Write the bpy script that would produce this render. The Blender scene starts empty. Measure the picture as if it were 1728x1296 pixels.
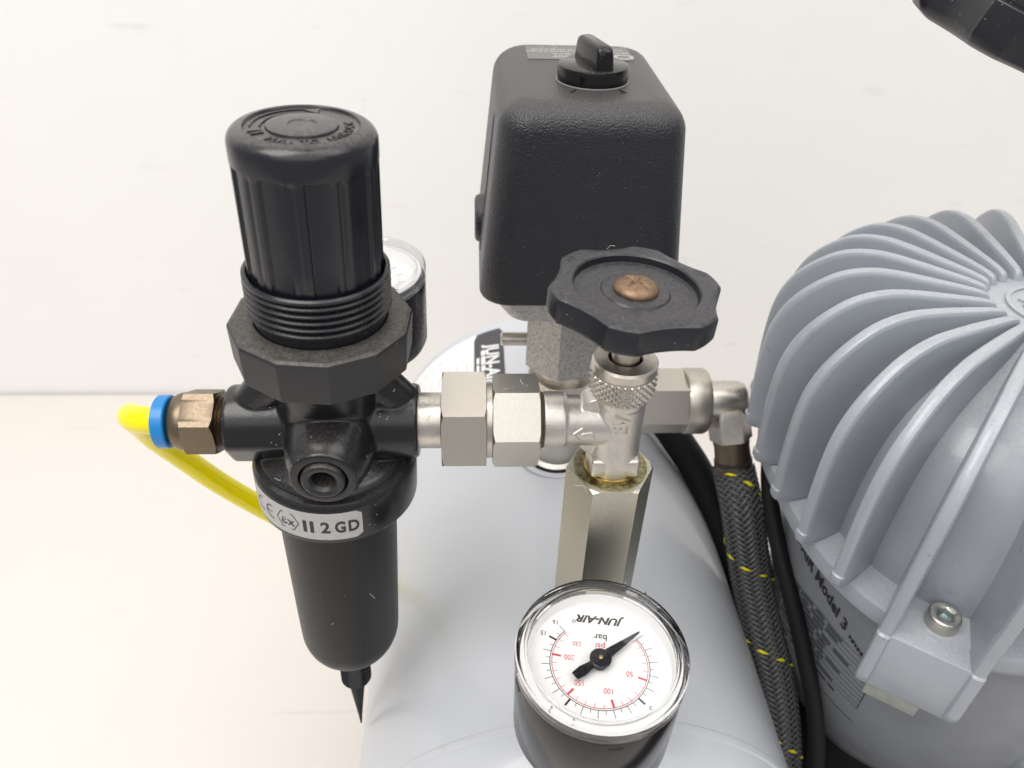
import bpy, bmesh, math, random
from math import sin, cos, pi, radians, hypot, atan2, sqrt
from mathutils import Matrix, Vector

# ------------------------------------------------------------------ camera, world, lamps, exposure
scene = bpy.context.scene
S = 0.001                                   # everything below is written in millimetres
cam_data = bpy.data.cameras.new('camera')
cam = bpy.data.objects.new('camera', cam_data)
scene.collection.objects.link(cam)
scene.camera = cam
cam_data.sensor_width = 36.0
cam_data.lens = 1298.0 / 1728.0 * 36.0
cam_data.clip_start = 0.01
cam_data.clip_end = 50.0
PITCH, ROLL, YAW = radians(37.0), radians(2.0), radians(3.5)
fw = Vector((sin(YAW) * cos(PITCH), cos(YAW) * cos(PITCH), -sin(PITCH)))
up0 = Vector((sin(YAW) * sin(PITCH), cos(YAW) * sin(PITCH), cos(PITCH)))
rt0 = Vector((cos(YAW), -sin(YAW), 0))
rt = cos(ROLL) * rt0 + sin(ROLL) * up0
up = cos(ROLL) * up0 - sin(ROLL) * rt0
cam.matrix_world = Matrix(((rt.x, up.x, -fw.x, 0.0), (rt.y, up.y, -fw.y, 0.0), (rt.z, up.z, -fw.z, 0.5), (0, 0, 0, 1)))
cam_data.dof.use_dof = True
cam_data.dof.focus_distance = 0.232
cam_data.dof.aperture_fstop = 17.0

world = bpy.data.worlds.new('World')
scene.world = world
world.use_nodes = True
bg = world.node_tree.nodes['Background']
bg.inputs['Color'].default_value = (0.98, 0.985, 1.0, 1)
bg.inputs['Strength'].default_value = 0.46

def area_lamp(name, loc, target, sx, sy, power, color):
    d = bpy.data.lights.new(name, 'AREA')
    d.shape = 'RECTANGLE'; d.size = sx; d.size_y = sy; d.energy = power; d.color = color
    o = bpy.data.objects.new(name, d)
    scene.collection.objects.link(o)
    o.location = loc
    o.rotation_euler = (Vector(target) - Vector(loc)).to_track_quat('-Z', 'Y').to_euler()
    return o
# two ceiling panels of the room
area_lamp('ceiling_panel_lamp', (-0.60, -0.20, 1.9), (-0.05, 0.25, 0.2), 0.9, 1.2, 22.5, (1.0, 0.972, 0.935))
area_lamp('ceiling_panel_lamp', (0.85, -0.05, 1.9), (0.1, 0.25, 0.2), 0.9, 1.4, 11.0, (1.0, 0.98, 0.955))
area_lamp('ceiling_panel_lamp', (0.0, -1.0, 1.6), (0.0, 0.4, 0.2), 2.2, 1.2, 9.0, (1.0, 0.985, 0.96))

vs = scene.view_settings
vs.view_transform = 'Standard'; vs.look = 'None'; vs.gamma = 1.0; vs.exposure = 0.0
vs.use_curve_mapping = False
scene.cycles.max_bounces = 14
scene.cycles.transparent_max_bounces = 16
scene.cycles.transmission_bounces = 10

# ------------------------------------------------------------------ materials
def nd(nt, t, **kw):
    n = nt.nodes.new(t)
    for k, v in kw.items():
        setattr(n, k, v)
    return n

def mat(name, base, rough=0.5, metal=0.0, var=0.0, var_scale=300.0, var_col=None, bump=0.0, bump_scale=900.0,
        bump_detail=2.0, rough_var=0.0, spec=0.5, coat=0.0, dust=0.0, dust_col=(0.30, 0.27, 0.23), specks=0.0,
        speck_col=(0.55, 0.52, 0.48), speck_scale=900.0, speck_size=0.12, sss=0.0, cell_bump=False, transmission=0.0, dust_scale=900.0, marks=None):
    m = bpy.data.materials.new(name); m.use_nodes = True
    nt = m.node_tree; b = nt.nodes['Principled BSDF']
    b.inputs['Base Color'].default_value = (*base, 1)
    b.inputs['Roughness'].default_value = rough
    b.inputs['Metallic'].default_value = metal
    b.inputs['Specular IOR Level'].default_value = spec
    b.inputs['Coat Weight'].default_value = coat
    if transmission: b.inputs['Transmission Weight'].default_value = transmission
    if sss:
        b.inputs['Subsurface Weight'].default_value = sss
        b.inputs['Subsurface Radius'].default_value = (1, 0.8, 0.3); b.inputs['Subsurface Scale'].default_value = 0.003
    geo = nd(nt, 'ShaderNodeNewGeometry')
    pos = geo.outputs['Position']
    def noise(scale, detail=3.0, rgh=0.6):
        n = nd(nt, 'ShaderNodeTexNoise')
        n.inputs['Scale'].default_value = scale; n.inputs['Detail'].default_value = detail; n.inputs['Roughness'].default_value = rgh
        nt.links.new(pos, n.inputs['Vector']); return n.outputs['Fac']
    def ramp(sock, lo, hi):
        r = nd(nt, 'ShaderNodeMapRange'); r.interpolation_type = 'SMOOTHSTEP'
        r.inputs['From Min'].default_value = lo; r.inputs['From Max'].default_value = hi
        nt.links.new(sock, r.inputs['Value']); return r.outputs['Result']
    def mixc(fac, a, c):
        x = nd(nt, 'ShaderNodeMix', data_type='RGBA')
        nt.links.new(fac, x.inputs['Factor'])
        for sock, val in ((x.inputs['A'], a), (x.inputs['B'], c)):
            if isinstance(val, tuple): sock.default_value = (*val, 1)
            else: nt.links.new(val, sock)
        return x.outputs['Result']
    def mul(a, k):
        x = nd(nt, 'ShaderNodeMath', operation='MULTIPLY'); nt.links.new(a, x.inputs[0])
        if isinstance(k, float): x.inputs[1].default_value = k
        else: nt.links.new(k, x.inputs[1])
        return x.outputs[0]
    col = base
    if var:
        vc = var_col or tuple(c * 0.55 for c in base)
        col = mixc(mul(ramp(noise(var_scale), 0.38, 0.72), var), base, vc)
    if specks:
        v = nd(nt, 'ShaderNodeTexVoronoi'); v.inputs['Scale'].default_value = speck_scale
        nt.links.new(pos, v.inputs['Vector'])
        f = mul(mul(ramp(v.outputs['Distance'], speck_size, speck_size * 0.4), ramp(noise(speck_scale * 0.11), 0.5, 0.62)), specks)
        col = mixc(f, col, speck_col)
    if dust:
        sx = nd(nt, 'ShaderNodeSeparateXYZ'); nt.links.new(geo.outputs['Normal'], sx.inputs[0])
        f = mul(mul(ramp(sx.outputs['Z'], 0.35, 0.95), ramp(noise(dust_scale, 5.0, 0.65), 0.2, 0.8)), dust)
        col = mixc(f, col, dust_col)
    if marks:                                  # faint scuffs: stretched noise cut off high
        for (sx_, sy_, sz_, rot, lo, hi, amt, mc) in marks:
            mp = nd(nt, 'ShaderNodeMapping'); mp.inputs['Scale'].default_value = (sx_, sy_, sz_); mp.inputs['Rotation'].default_value = (0, 0, rot)
            nt.links.new(pos, mp.inputs['Vector'])
            n = nd(nt, 'ShaderNodeTexNoise'); n.inputs['Scale'].default_value = 1.0; n.inputs['Detail'].default_value = 4.0; n.inputs['Roughness'].default_value = 0.55
            nt.links.new(mp.outputs[0], n.inputs['Vector'])
            col = mixc(mul(ramp(n.outputs['Fac'], lo, hi), amt), col, mc)
    if not isinstance(col, tuple): nt.links.new(col, b.inputs['Base Color'])
    if rough_var:
        r = nd(nt, 'ShaderNodeMapRange'); nt.links.new(noise(var_scale * 1.7, 4.0), r.inputs['Value'])
        r.inputs['From Min'].default_value = 0.3; r.inputs['From Max'].default_value = 0.7
        r.inputs['To Min'].default_value = max(0.02, rough - rough_var); r.inputs['To Max'].default_value = min(1, rough + rough_var)
        nt.links.new(r.outputs['Result'], b.inputs['Roughness'])
    if bump:
        bn = nd(nt, 'ShaderNodeBump'); bn.inputs['Strength'].default_value = bump; bn.inputs['Distance'].default_value = 0.0004
        if cell_bump:
            v = nd(nt, 'ShaderNodeTexVoronoi', feature='SMOOTH_F1'); v.inputs['Scale'].default_value = bump_scale
            nt.links.new(pos, v.inputs['Vector']); h = v.outputs['Distance']
        else:
            h = noise(bump_scale, bump_detail)
        nt.links.new(h, bn.inputs['Height']); nt.links.new(bn.outputs['Normal'], b.inputs['Normal'])
    return m

def clear_plastic(name, tint=(1, 1, 1), amount=1.0, rough=0.03, milk=0.0):
    m = bpy.data.materials.new(name); m.use_nodes = True
    nt = m.node_tree; nt.nodes.remove(nt.nodes['Principled BSDF'])
    out = nt.nodes['Material Output']
    tr = nd(nt, 'ShaderNodeBsdfTransparent'); tr.inputs['Color'].default_value = (*tint, 1)
    gl = nd(nt, 'ShaderNodeBsdfGlossy'); gl.inputs['Roughness'].default_value = rough
    fr = nd(nt, 'ShaderNodeFresnel'); fr.inputs['IOR'].default_value = 1.49
    # both faces of the thin sheet reflect like its outer face (no false total reflection inside)
    ge = nd(nt, 'ShaderNodeNewGeometry'); mr = nd(nt, 'ShaderNodeMapRange')
    mr.inputs['To Min'].default_value = 1.49; mr.inputs['To Max'].default_value = 1 / 1.49
    nt.links.new(ge.outputs['Backfacing'], mr.inputs['Value']); nt.links.new(mr.outputs['Result'], fr.inputs['IOR'])
    mx = nd(nt, 'ShaderNodeMixShader')
    k = nd(nt, 'ShaderNodeMath', operation='MULTIPLY'); k.inputs[1].default_value = amount
    nt.links.new(fr.outputs[0], k.inputs[0]); nt.links.new(k.outputs[0], mx.inputs[0])
    nt.links.new(tr.outputs[0], mx.inputs[1]); nt.links.new(gl.outputs[0], mx.inputs[2])
    res = mx
    if milk:
        df = nd(nt, 'ShaderNodeBsdfDiffuse'); df.inputs['Color'].default_value = (0.9, 0.9, 0.9, 1)
        res = nd(nt, 'ShaderNodeMixShader'); res.inputs[0].default_value = milk
        nt.links.new(mx.outputs[0], res.inputs[1]); nt.links.new(df.outputs[0], res.inputs[2])
    nt.links.new(res.outputs[0], out.inputs['Surface'])
    return m

M = {}
M['wall'] = mat('wall_paint', (0.91, 0.90, 0.885), 0.75, var=0.12, var_scale=7.0, var_col=(0.80, 0.79, 0.78), bump=0.05, bump_scale=120.0, marks=[(14, 1, 55, 0, 0.66, 0.76, 0.22, (0.58, 0.56, 0.54)), (30, 1, 30, 0, 0.72, 0.78, 0.25, (0.5, 0.48, 0.46))])
M['table'] = mat('table_laminate', (0.75, 0.708, 0.668), 0.42, var=0.16, var_scale=11.0, var_col=(0.68, 0.64, 0.61), bump=0.02, bump_scale=200.0, rough_var=0.1, marks=[(5, 130, 1, 0.9, 0.66, 0.74, 0.35, (0.58, 0.53, 0.49)), (4, 150, 1, -0.5, 0.67, 0.74, 0.30, (0.58, 0.53, 0.49)), (45, 45, 1, 0.3, 0.74, 0.78, 0.4, (0.5, 0.46, 0.42))])
M['black'] = mat('black_plastic', (0.0095, 0.010, 0.0145), 0.27, rough_var=0.06, var_scale=500.0, specks=0.5, speck_scale=420.0, speck_size=0.10, bump=0.06, bump_scale=1500.0)
M['black_dusty'] = mat('dusty_black_plastic', (0.017, 0.017, 0.019), 0.46, dust=0.75, dust_col=(0.13, 0.115, 0.10), specks=0.6, speck_scale=600.0, bump=0.12, bump_scale=1400.0)
M['black_cap'] = mat('worn_black_plastic', (0.0105, 0.0112, 0.016), 0.24, dust=0.8, dust_col=(0.105, 0.095, 0.088), bump=0.05, bump_scale=1300.0)
M['black_cast'] = mat('black_coated_casting', (0.0085, 0.0086, 0.0105), 0.25, dust=0.40, dust_scale=1300.0, dust_col=(0.12, 0.11, 0.10), specks=0.9, speck_scale=500.0, speck_size=0.13, bump=0.10, bump_scale=700.0)
M['black_bowl'] = mat('black_bowl_plastic', (0.0065, 0.006, 0.0066), 0.40, spec=0.30, specks=0.8, speck_scale=330.0, speck_size=0.07, bump=0.03, bump_scale=900.0)
M['black_grain'] = mat('grained_black_plastic', (0.014, 0.0145, 0.020), 0.38, bump=0.75, bump_scale=1900.0, cell_bump=True, dust=0.55, dust_scale=2200.0, dust_col=(0.15, 0.138, 0.128), specks=0.7, speck_scale=520.0, speck_size=0.09)
M['black_gloss'] = mat('glossy_black_plastic', (0.006, 0.006, 0.007), 0.16, spec=0.32, dust=0.35, dust_col=(0.13, 0.12, 0.11), specks=0.5, speck_scale=700.0)
M['black_wheel'] = mat('handwheel_plastic', (0.012, 0.0123, 0.0165), 0.36, dust=0.62, dust_col=(0.085, 0.08, 0.082), specks=0.8, speck_scale=650.0, speck_size=0.12, bump=0.07, bump_scale=1500.0)
M['rubber'] = mat('black_rubber', (0.006, 0.006, 0.007), 0.6, spec=0.3, bump=0.05, bump_scale=700.0)
M['void'] = mat('black_steel', (0.006, 0.006, 0.007), 0.6, bump=0.03, bump_scale=500.0)
M['sticker'] = mat('silver_sticker', (0.47, 0.465, 0.46), 0.42, metal=0.25, var=0.2, var_scale=600.0)
M['ink'] = mat('black_ink', (0.022, 0.020, 0.020), 0.5)
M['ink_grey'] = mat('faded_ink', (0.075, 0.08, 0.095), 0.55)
M['red'] = mat('red_ink', (0.62, 0.07, 0.09), 0.5)
M['dial'] = mat('white_dial', (0.88, 0.875, 0.87), 0.45)
M['nickel'] = mat('nickel_plate', (0.62, 0.58, 0.525), 0.32, 1.0, var=0.35, var_scale=420.0, var_col=(0.46, 0.40, 0.32), rough_var=0.05, bump=0.10, bump_scale=1900.0)
M['nickel_cast'] = mat('cast_nickel', (0.66, 0.63, 0.585), 0.40, 1.0, var=0.3, var_scale=500.0, var_col=(0.52, 0.48, 0.42), rough_var=0.05, bump=0.22, bump_scale=2600.0)
M['zinc'] = mat('zinc_plate', (0.60, 0.58, 0.525), 0.38, 1.0, var=0.28, var_scale=1100.0, var_col=(0.47, 0.45, 0.40), rough_var=0.06, bump=0.14, bump_scale=2200.0)
M['zinc_warm'] = mat('warm_zinc_plate', (0.58, 0.535, 0.475), 0.38, 1.0, var=0.25, var_scale=1200.0, var_col=(0.47, 0.43, 0.38), rough_var=0.06, bump=0.12, bump_scale=2200.0)
M['pillar'] = mat('olive_zinc_plate', (0.56, 0.54, 0.46), 0.35, 1.0, var=0.35, var_scale=1300.0, var_col=(0.42, 0.41, 0.34), rough_var=0.06, bump=0.25, bump_scale=1900.0)
M['greasy'] = mat('greasy_zinc', (0.38, 0.34, 0.20), 0.30, 1.0, var=0.8, var_scale=700.0, var_col=(0.12, 0.11, 0.05), bump=0.3, bump_scale=900.0)
M['grease_dark'] = mat('brown_residue', (0.09, 0.06, 0.03), 0.4, var=0.5, var_scale=900.0, bump=0.3, bump_scale=1400.0)
M['bronze'] = mat('tarnished_brass', (0.205, 0.162, 0.115), 0.40, 1.0, var=0.18, var_scale=900.0, var_col=(0.16, 0.12, 0.085), rough_var=0.07, bump=0.08, bump_scale=1200.0)
M['screw'] = mat('brown_screw', (0.25, 0.165, 0.105), 0.46, 0.75, var=0.6, var_scale=500.0, var_col=(0.17, 0.10, 0.06), bump=0.1, bump_scale=800.0)
M['diecast'] = mat('grey_diecast', (0.52, 0.51, 0.495), 0.52, 0.75, var=0.75, var_scale=900.0, var_col=(0.24, 0.23, 0.22), bump=0.45, bump_scale=1400.0)
M['blue'] = mat('blue_plastic', (0.012, 0.22, 0.56), 0.32, sss=0.15)
M['yellow'] = mat('yellow_tube', (0.92, 0.79, 0.0), 0.24, sss=0.6, coat=0.2)
M['tracer'] = mat('yellow_tracer', (0.80, 0.72, 0.01), 0.45)
M['braid'] = mat('grey_braid', (0.115, 0.115, 0.117), 0.45, 0.2, var=0.5, var_scale=500.0, bump=0.1, bump_scale=2500.0)
M['braid_core'] = mat('dark_braid_core', (0.03, 0.03, 0.03), 0.6)
M['tank'] = mat('tank_paint', (0.555, 0.572, 0.605), 0.33, coat=0.25, bump=0.06, bump_scale=520.0, var=0.16, var_scale=55.0, var_col=(0.50, 0.53, 0.58), specks=0.5, speck_scale=190.0, speck_size=0.07, speck_col=(0.34, 0.24, 0.19), marks=[(28, 18, 28, 0.2, 0.68, 0.76, 0.22, (0.42, 0.38, 0.35))])
M['motor'] = mat('motor_paint', (0.345, 0.37, 0.412), 0.31, coat=0.15, bump=0.06, bump_scale=900.0, var=0.22, var_scale=90.0, var_col=(0.31, 0.325, 0.35), specks=0.8, speck_scale=420.0, speck_size=0.12, speck_col=(0.13, 0.12, 0.11), marks=[(70, 70, 25, 0.4, 0.66, 0.72, 0.35, (0.27, 0.265, 0.26)), (160, 160, 160, 0, 0.70, 0.74, 0.45, (0.20, 0.19, 0.18))], dust=0.55, dust_col=(0.53, 0.535, 0.54))
M['housing'] = mat('shade_darkened_housing_paint', (0.26, 0.272, 0.295), 0.40, bump=0.10, bump_scale=420.0, var=0.2, var_scale=80.0, specks=0.3, speck_scale=300.0)  # base colour darkened to carry the shade below the fin cover
M['paper'] = mat('white_label', (0.86, 0.85, 0.84), 0.5)
M['print_light'] = mat('pale_print', (0.64, 0.635, 0.63), 0.5)
M['label_dark'] = mat('dark_label', (0.055, 0.052, 0.062), 0.45)
M['rating'] = mat('rating_label', (0.16, 0.152, 0.145), 0.5)
M['rating_print'] = mat('rating_print', (0.36, 0.355, 0.345), 0.5)
M['brass'] = mat('dirty_brass', (0.50, 0.37, 0.16), 0.35, 1.0, var=0.6, var_scale=900.0, var_col=(0.20, 0.13, 0.05))
M['greenish'] = mat('passivated_plate', (0.36, 0.38, 0.34), 0.5, 0.4, var=0.3, var_scale=400.0)
M['socket'] = mat('steel_socket', (0.35, 0.45, 0.48), 0.25, 1.0)
M['glass'] = clear_plastic('clear_window', (0.985, 0.985, 0.985), 1.1, 0.02)
M['bezel_thick'] = mat('polished_clear_bezel', (0.98, 0.98, 0.98), 0.04, transmission=1.0)
M['bezel_thick'].node_tree.nodes['Principled BSDF'].inputs['IOR'].default_value = 1.40
M['bezel'] = clear_plastic('clear_bezel', (0.94, 0.94, 0.945), 1.4, 0.04, 0.08)

# ------------------------------------------------------------------ mesh builder
def frame(origin, axis, xhint=None):
    z = Vector(axis).normalized()
    h = Vector(xhint) if xhint else (Vector((1, 0, 0)) if abs(z.x) < 0.9 else Vector((0, 0, 1)))
    x = (h - z * h.dot(z)).normalized(); y = z.cross(x)
    return Matrix(((x.x, y.x, z.x, origin[0]), (x.y, y.y, z.y, origin[1]), (x.z, y.z, z.z, origin[2]), (0, 0, 0, 1)))

ID4 = Matrix.Identity(4)
class MB:
    def __init__(self): self.v = []; self.f = []
    def add(self, vs_, fs_, mtx=None):
        o = len(self.v)
        if mtx is None: self.v.extend([tuple(p) for p in vs_])
        else: self.v.extend([tuple(mtx @ Vector(p)) for p in vs_])
        self.f.extend([tuple(i + o for i in f) for f in fs_])
        return self
    def rings(self, rings, closed_start=True, closed_end=True, mtx=None, loop=False):
        n = len(rings[0]); vs_ = [p for r in rings for p in r]; fs_ = []
        m = len(rings)
        for i in range(m if loop else m - 1):
            a, b = i * n, ((i + 1) % m) * n
            for j in range(n):
                k = (j + 1) % n
                fs_.append((a + j, a + k, b + k, b + j))
        if not loop:
            if closed_start: fs_.append(tuple(reversed(range(n))))
            if closed_end: fs_.append(tuple((m - 1) * n + j for j in range(n)))
        return self.add(vs_, fs_, mtx)
    def lathe(self, prof, n=64, mtx=None, rf=None):
        """prof: (r, z) from bottom to top (open ends are capped); rf(theta, r, z) may modulate the radius."""
        rr = []
        for (r, z) in prof:
            ring = []
            for j in range(n):
                t = 2 * pi * j / n
                q = max(r, 1e-4) if rf is None else rf(t, max(r, 1e-4), z)
                ring.append((q * cos(t), q * sin(t), z))
            rr.append(ring)
        return self.rings(rr, mtx=mtx)
    def loop_lathe(self, prof, n=64, mtx=None):
        rr = [[(r * cos(2 * pi * j / n), r * sin(2 * pi * j / n), z) for j in range(n)] for (r, z) in prof]
        return self.rings(rr, mtx=mtx, loop=True)
    def nut(self, sides, af, z0, z1, mtx=None, rot=0.0, cb=0.92, ct=0.92, hole=0.0, per=16, tanc=0.55):
        """polygon nut with the curved chamfers a turned nut has"""
        n = sides * per; ap = af / 2
        rc = ap / cos(pi / sides)
        def rp(t):
            u = (t - rot) % (2 * pi / sides) - pi / sides
            return ap / cos(u)
        ths = [2 * pi * j / n + rot for j in range(n)]
        rr = []
        def ring(rfun, zfun): rr.append([(rfun(t) * cos(t), rfun(t) * sin(t), zfun(t)) for t in ths])
        rb, rtp = rc * cb, rc * ct
        if hole: ring(lambda t: hole, lambda t: z0)
        ring(lambda t: min(rb, rp(t)) * 0.999, lambda t: z0)
        ring(rp, lambda t: z0 + max(0.0, rp(t) - rb) * tanc + 0.02)
        ring(rp, lambda t: z1 - max(0.0, rp(t) - rtp) * tanc - 0.02)
        ring(lambda t: min(rtp, rp(t)) * 0.999, lambda t: z1)
        if hole: ring(lambda t: hole, lambda t: z1); return self.rings(rr, mtx=mtx, loop=True)
        return self.rings(rr, mtx=mtx)
    def tube(self, pts, rad, n=20, cap=True):
        P = [Vector(p) for p in pts]; m = len(P); rr = []
        t0 = (P[1] - P[0]).normalized()
        nrm = t0.orthogonal().normalized()
        for i in range(m):
            t = (P[min(i + 1, m - 1)] - P[max(i - 1, 0)]).normalized()
            nrm = (nrm - t * nrm.dot(t)).normalized(); b = t.cross(nrm)
            r = rad(i / (m - 1)) if callable(rad) else rad
            rr.append([tuple(P[i] + (nrm * cos(2 * pi * j / n) + b * sin(2 * pi * j / n)) * r) for j in range(n)])
        return self.rings(rr)
    def box(self, c, s, mtx=None):
        x, y, z = c; a, b, d = s[0] / 2, s[1] / 2, s[2] / 2
        vs_ = [(x + i * a, y + j * b, z + k * d) for i in (-1, 1) for j in (-1, 1) for k in (-1, 1)]
        return self.add(vs_, [(0, 1, 3, 2), (4, 6, 7, 5), (0, 4, 5, 1), (2, 3, 7, 6), (0, 2, 6, 4), (1, 5, 7, 3)], mtx)
    def bevel_box(self, c, s, r, seg=3, mtx=None, taper=(1, 1)):
        bm = bmesh.new(); bmesh.ops.create_cube(bm, size=1.0)
        for v in bm.verts:
            k = taper if v.co.z > 0 else (1, 1)
            v.co = Vector((v.co.x * s[0] * k[0], v.co.y * s[1] * k[1], v.co.z * s[2]))
        bmesh.ops.bevel(bm, geom=bm.edges[:] , offset=r, segments=seg, affect='EDGES', profile=0.5, clamp_overlap=True)
        bm.verts.ensure_lookup_table()
        for i, v in enumerate(bm.verts): v.index = i
        self.add([v.co + Vector(c) for v in bm.verts], [tuple(v.index for v in f.verts) for f in bm.faces], mtx)
        bm.free(); return self
    def prism(self, poly, z0, z1, mtx=None):
        n = len(poly)
        return self.rings([[(x, y, z0) for x, y in poly], [(x, y, z1) for x, y in poly]], mtx=mtx)
    def build(self, name, material, parent=None, ang=35.0, fix=True):
        me = bpy.data.meshes.new(name)
        off = parent_origin(parent) if parent else Vector((0, 0, 0))
        me.from_pydata([(v[0] * S - off.x, v[1] * S - off.y, v[2] * S - off.z) for v in self.v], [], self.f)
        if fix:
            bm = bmesh.new(); bm.from_mesh(me)
            bmesh.ops.recalc_face_normals(bm, faces=bm.faces[:]); bm.to_mesh(me); bm.free()
        for p in me.polygons: p.use_smooth = True
        me.set_sharp_from_angle(angle=radians(ang))
        me.materials.append(M[material] if isinstance(material, str) else material)
        o = bpy.data.objects.new(name, me); scene.collection.objects.link(o)
        if parent: o.parent = parent
        return o

def cast_build(mb, name, material, parent, voxel=0.35, iters=8, ang=60.0):
    """fuse overlapping solids into one casting with soft fillets"""
    o = mb.build(name, material, parent)
    md = o.modifiers.new('fuse', 'REMESH'); md.mode = 'VOXEL'; md.voxel_size = voxel * S; md.use_smooth_shade = True
    m2 = o.modifiers.new('soften', 'SMOOTH'); m2.factor = 0.5; m2.iterations = iters
    dg = bpy.context.evaluated_depsgraph_get()
    me = bpy.data.meshes.new_from_object(o.evaluated_get(dg))
    o.modifiers.clear(); old = o.data; o.data = me; me.name = name
    bpy.data.meshes.remove(old)
    if not me.materials: me.materials.append(M[material])
    for p in me.polygons: p.use_smooth = True
    return o

ORIG = {}
def parent_origin(o):
    while o.parent: o = o.parent
    return ORIG.get(o.name, Vector((0, 0, 0)))
def thing(name, label, cat, loc, group=None):
    o = bpy.data.objects.new(name, None); scene.collection.objects.link(o)
    o.empty_display_size = 0.01
    o.location = Vector(loc) * S; o['label'] = label; o['category'] = cat
    if group: o['group'] = group
    ORIG[o.name] = Vector(loc) * S
    return o

def text_geo(body, size, extrude=0.05, bold=0.0, shear=0.0, align='CENTER', spacing=1.0, cuts=0):
    cu = bpy.data.curves.new('lettering', 'FONT'); cu.body = body; cu.size = size
    cu.extrude = extrude; cu.offset = bold; cu.shear = shear; cu.align_x = align; cu.space_character = spacing
    cu.resolution_u = 3
    o = bpy.data.objects.new('lettering', cu); scene.collection.objects.link(o)
    dg = bpy.context.evaluated_depsgraph_get()
    me = bpy.data.meshes.new_from_object(o.evaluated_get(dg))
    bm = bmesh.new(); bm.from_mesh(me)
    if cuts:
        bmesh.ops.triangulate(bm, faces=bm.faces[:])
        long_e = [e for e in bm.edges if e.calc_length() > size * 0.25]
        if long_e: bmesh.ops.subdivide_edges(bm, edges=long_e, cuts=cuts)
        bmesh.ops.triangulate(bm, faces=bm.faces[:])
    bm.verts.ensure_lookup_table()
    vs_ = [tuple(v.co) for v in bm.verts]; fs_ = [tuple(v.index for v in f.verts) for f in bm.faces]
    bm.free(); bpy.data.objects.remove(o); bpy.data.meshes.remove(me); bpy.data.curves.remove(cu)
    ys = 0.36 * size
    return [(x, y - ys, z) for x, y, z in vs_], fs_

def smooth(a, b, x):
    t = max(0.0, min(1.0, (x - a) / (b - a))); return t * t * (3 - 2 * t)
def bez(pts, n=60):
    """Catmull-Rom through the points"""
    P = [Vector(p) for p in pts]; out = []
    Q = [P[0] * 2 - P[1]] + P + [P[-1] * 2 - P[-2]]
    m = len(P) - 1
    for i in range(n + 1):
        s = i / n * m; k = min(int(s), m - 1); t = s - k
        a, b, c, d = Q[k], Q[k + 1], Q[k + 2], Q[k + 3]
        out.append(0.5 * ((2 * b) + (c - a) * t + (2 * a - 5 * b + 4 * c - d) * t * t + (3 * b - a - 3 * c + d) * t ** 3))
    return out
def arc_text(mb, body, size, r, a_mid, z, mtx=None, inward_tops=True, extrude=0.15, bold=0.0, spacing=1.0):
    """letters along a circle; baseline outside with tops to the centre"""
    vs_, fs_ = text_geo(body, size, extrude, bold, spacing=spacing, cuts=1)
    out = []
    for x, y, zz in vs_:
        rr = r - y; t = a_mid + x / r
        out.append((rr * cos(t), rr * sin(t), z + zz))
    mb.add(out, fs_, mtx)

random.seed(7)
# ------------------------------------------------------------------ setting: wall and table
wall = MB().box((0, 658.5, 700), (3000, 20, 1800)).build('wall', 'wall'); wall['kind'] = 'structure'
tb = MB().bevel_box((0, 100, -15), (3000, 1090, 30), 1.0, 2).build('table_surface', 'table'); tb['kind'] = 'structure'

# ------------------------------------------------------------------ tank
TX, TZ, TR = 40.5, 165.5, 89.5
tank = thing('air_tank', 'pale grey painted air tank lying under the valves and pressure gauge', 'tank', (TX, 240, 0))
TF = frame((TX, 0, TZ), (0, 1, 0), (1, 0, 0))
prof = [(0, 82)]
for i in range(1, 15):
    a = pi / 2 * i / 14; prof.append((TR * sin(a), 134 - 50 * cos(a)))
prof += [(TR, 134.4), (TR + 0.55, 134.9), (TR + 0.75, 136.2), (TR + 0.55, 137.6), (TR, 138.3), (TR, 200), (TR, 270), (TR, 388)]
for i in range(13, -1, -1):
    a = pi / 2 * i / 14; prof.append((TR * sin(a), 388.5 + 30 * cos(a)))
MB().lathe(prof, 128, TF).build('shell', 'tank', tank, 30)
for yy in (165, 325):
    MB().bevel_box((TX, yy, 42), (120, 26, 84), 3, 2).build('foot', 'void', tank)
# label wrapped on the far left shoulder of the tank
def on_tank(ang, y, h=0.12):
    return (TX + (TR + h) * sin(ang), y, TZ + (TR + h) * cos(ang))
def tank_patch(a0, a1, y0, y1, h, name, material, parent, na=24, ny=4, corner=0.0):
    mb = MB(); top = []
    for i in range(ny + 1):
        y = y0 + (y1 - y0) * i / ny
        ins = 0.0
        if corner:
            e = min(y - y0, y1 - y)
            if e < corner: ins = (corner - sqrt(max(0, corner ** 2 - (corner - e) ** 2))) / TR
        for j in range(na + 1): top.append(on_tank(a0 + ins + (a1 - a0 - 2 * ins) * j / na, y, h))
    w = na + 1
    fs_ = [(i * w + j, i * w + j + 1, (i + 1) * w + j + 1, (i + 1) * w + j) for i in range(ny) for j in range(na)]
    mb.add(top, fs_)
    return mb.build(name, material, parent)
lab = tank_patch(radians(-72), radians(-15.2), 322, 384.5, 0.12, 'nameplate', 'paper', tank, 40, 12, 2.0)
tank_patch(radians(-27), radians(-15.3), 322, 384.4, 0.22, 'nameplate_header', 'label_dark', lab, 16, 12, 2.0)
mb = MB()
def tank_text(mb, body, size, ang, y, bold=0.0, h=0.30, spacing=1.0, align='CENTER'):
    vs_, fs_ = text_geo(body, size, 0.02, bold, 0.25, align, spacing)
    # reading direction runs towards the camera, letter tops to the right
    mb.add([on_tank(ang + yy / TR, y - xx, h + zz) for xx, yy, zz in vs_], fs_)
tank_text(mb, 'JUN-AIR', 11.0, radians(-19.6), 370.0, 0.3, align='LEFT')
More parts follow.
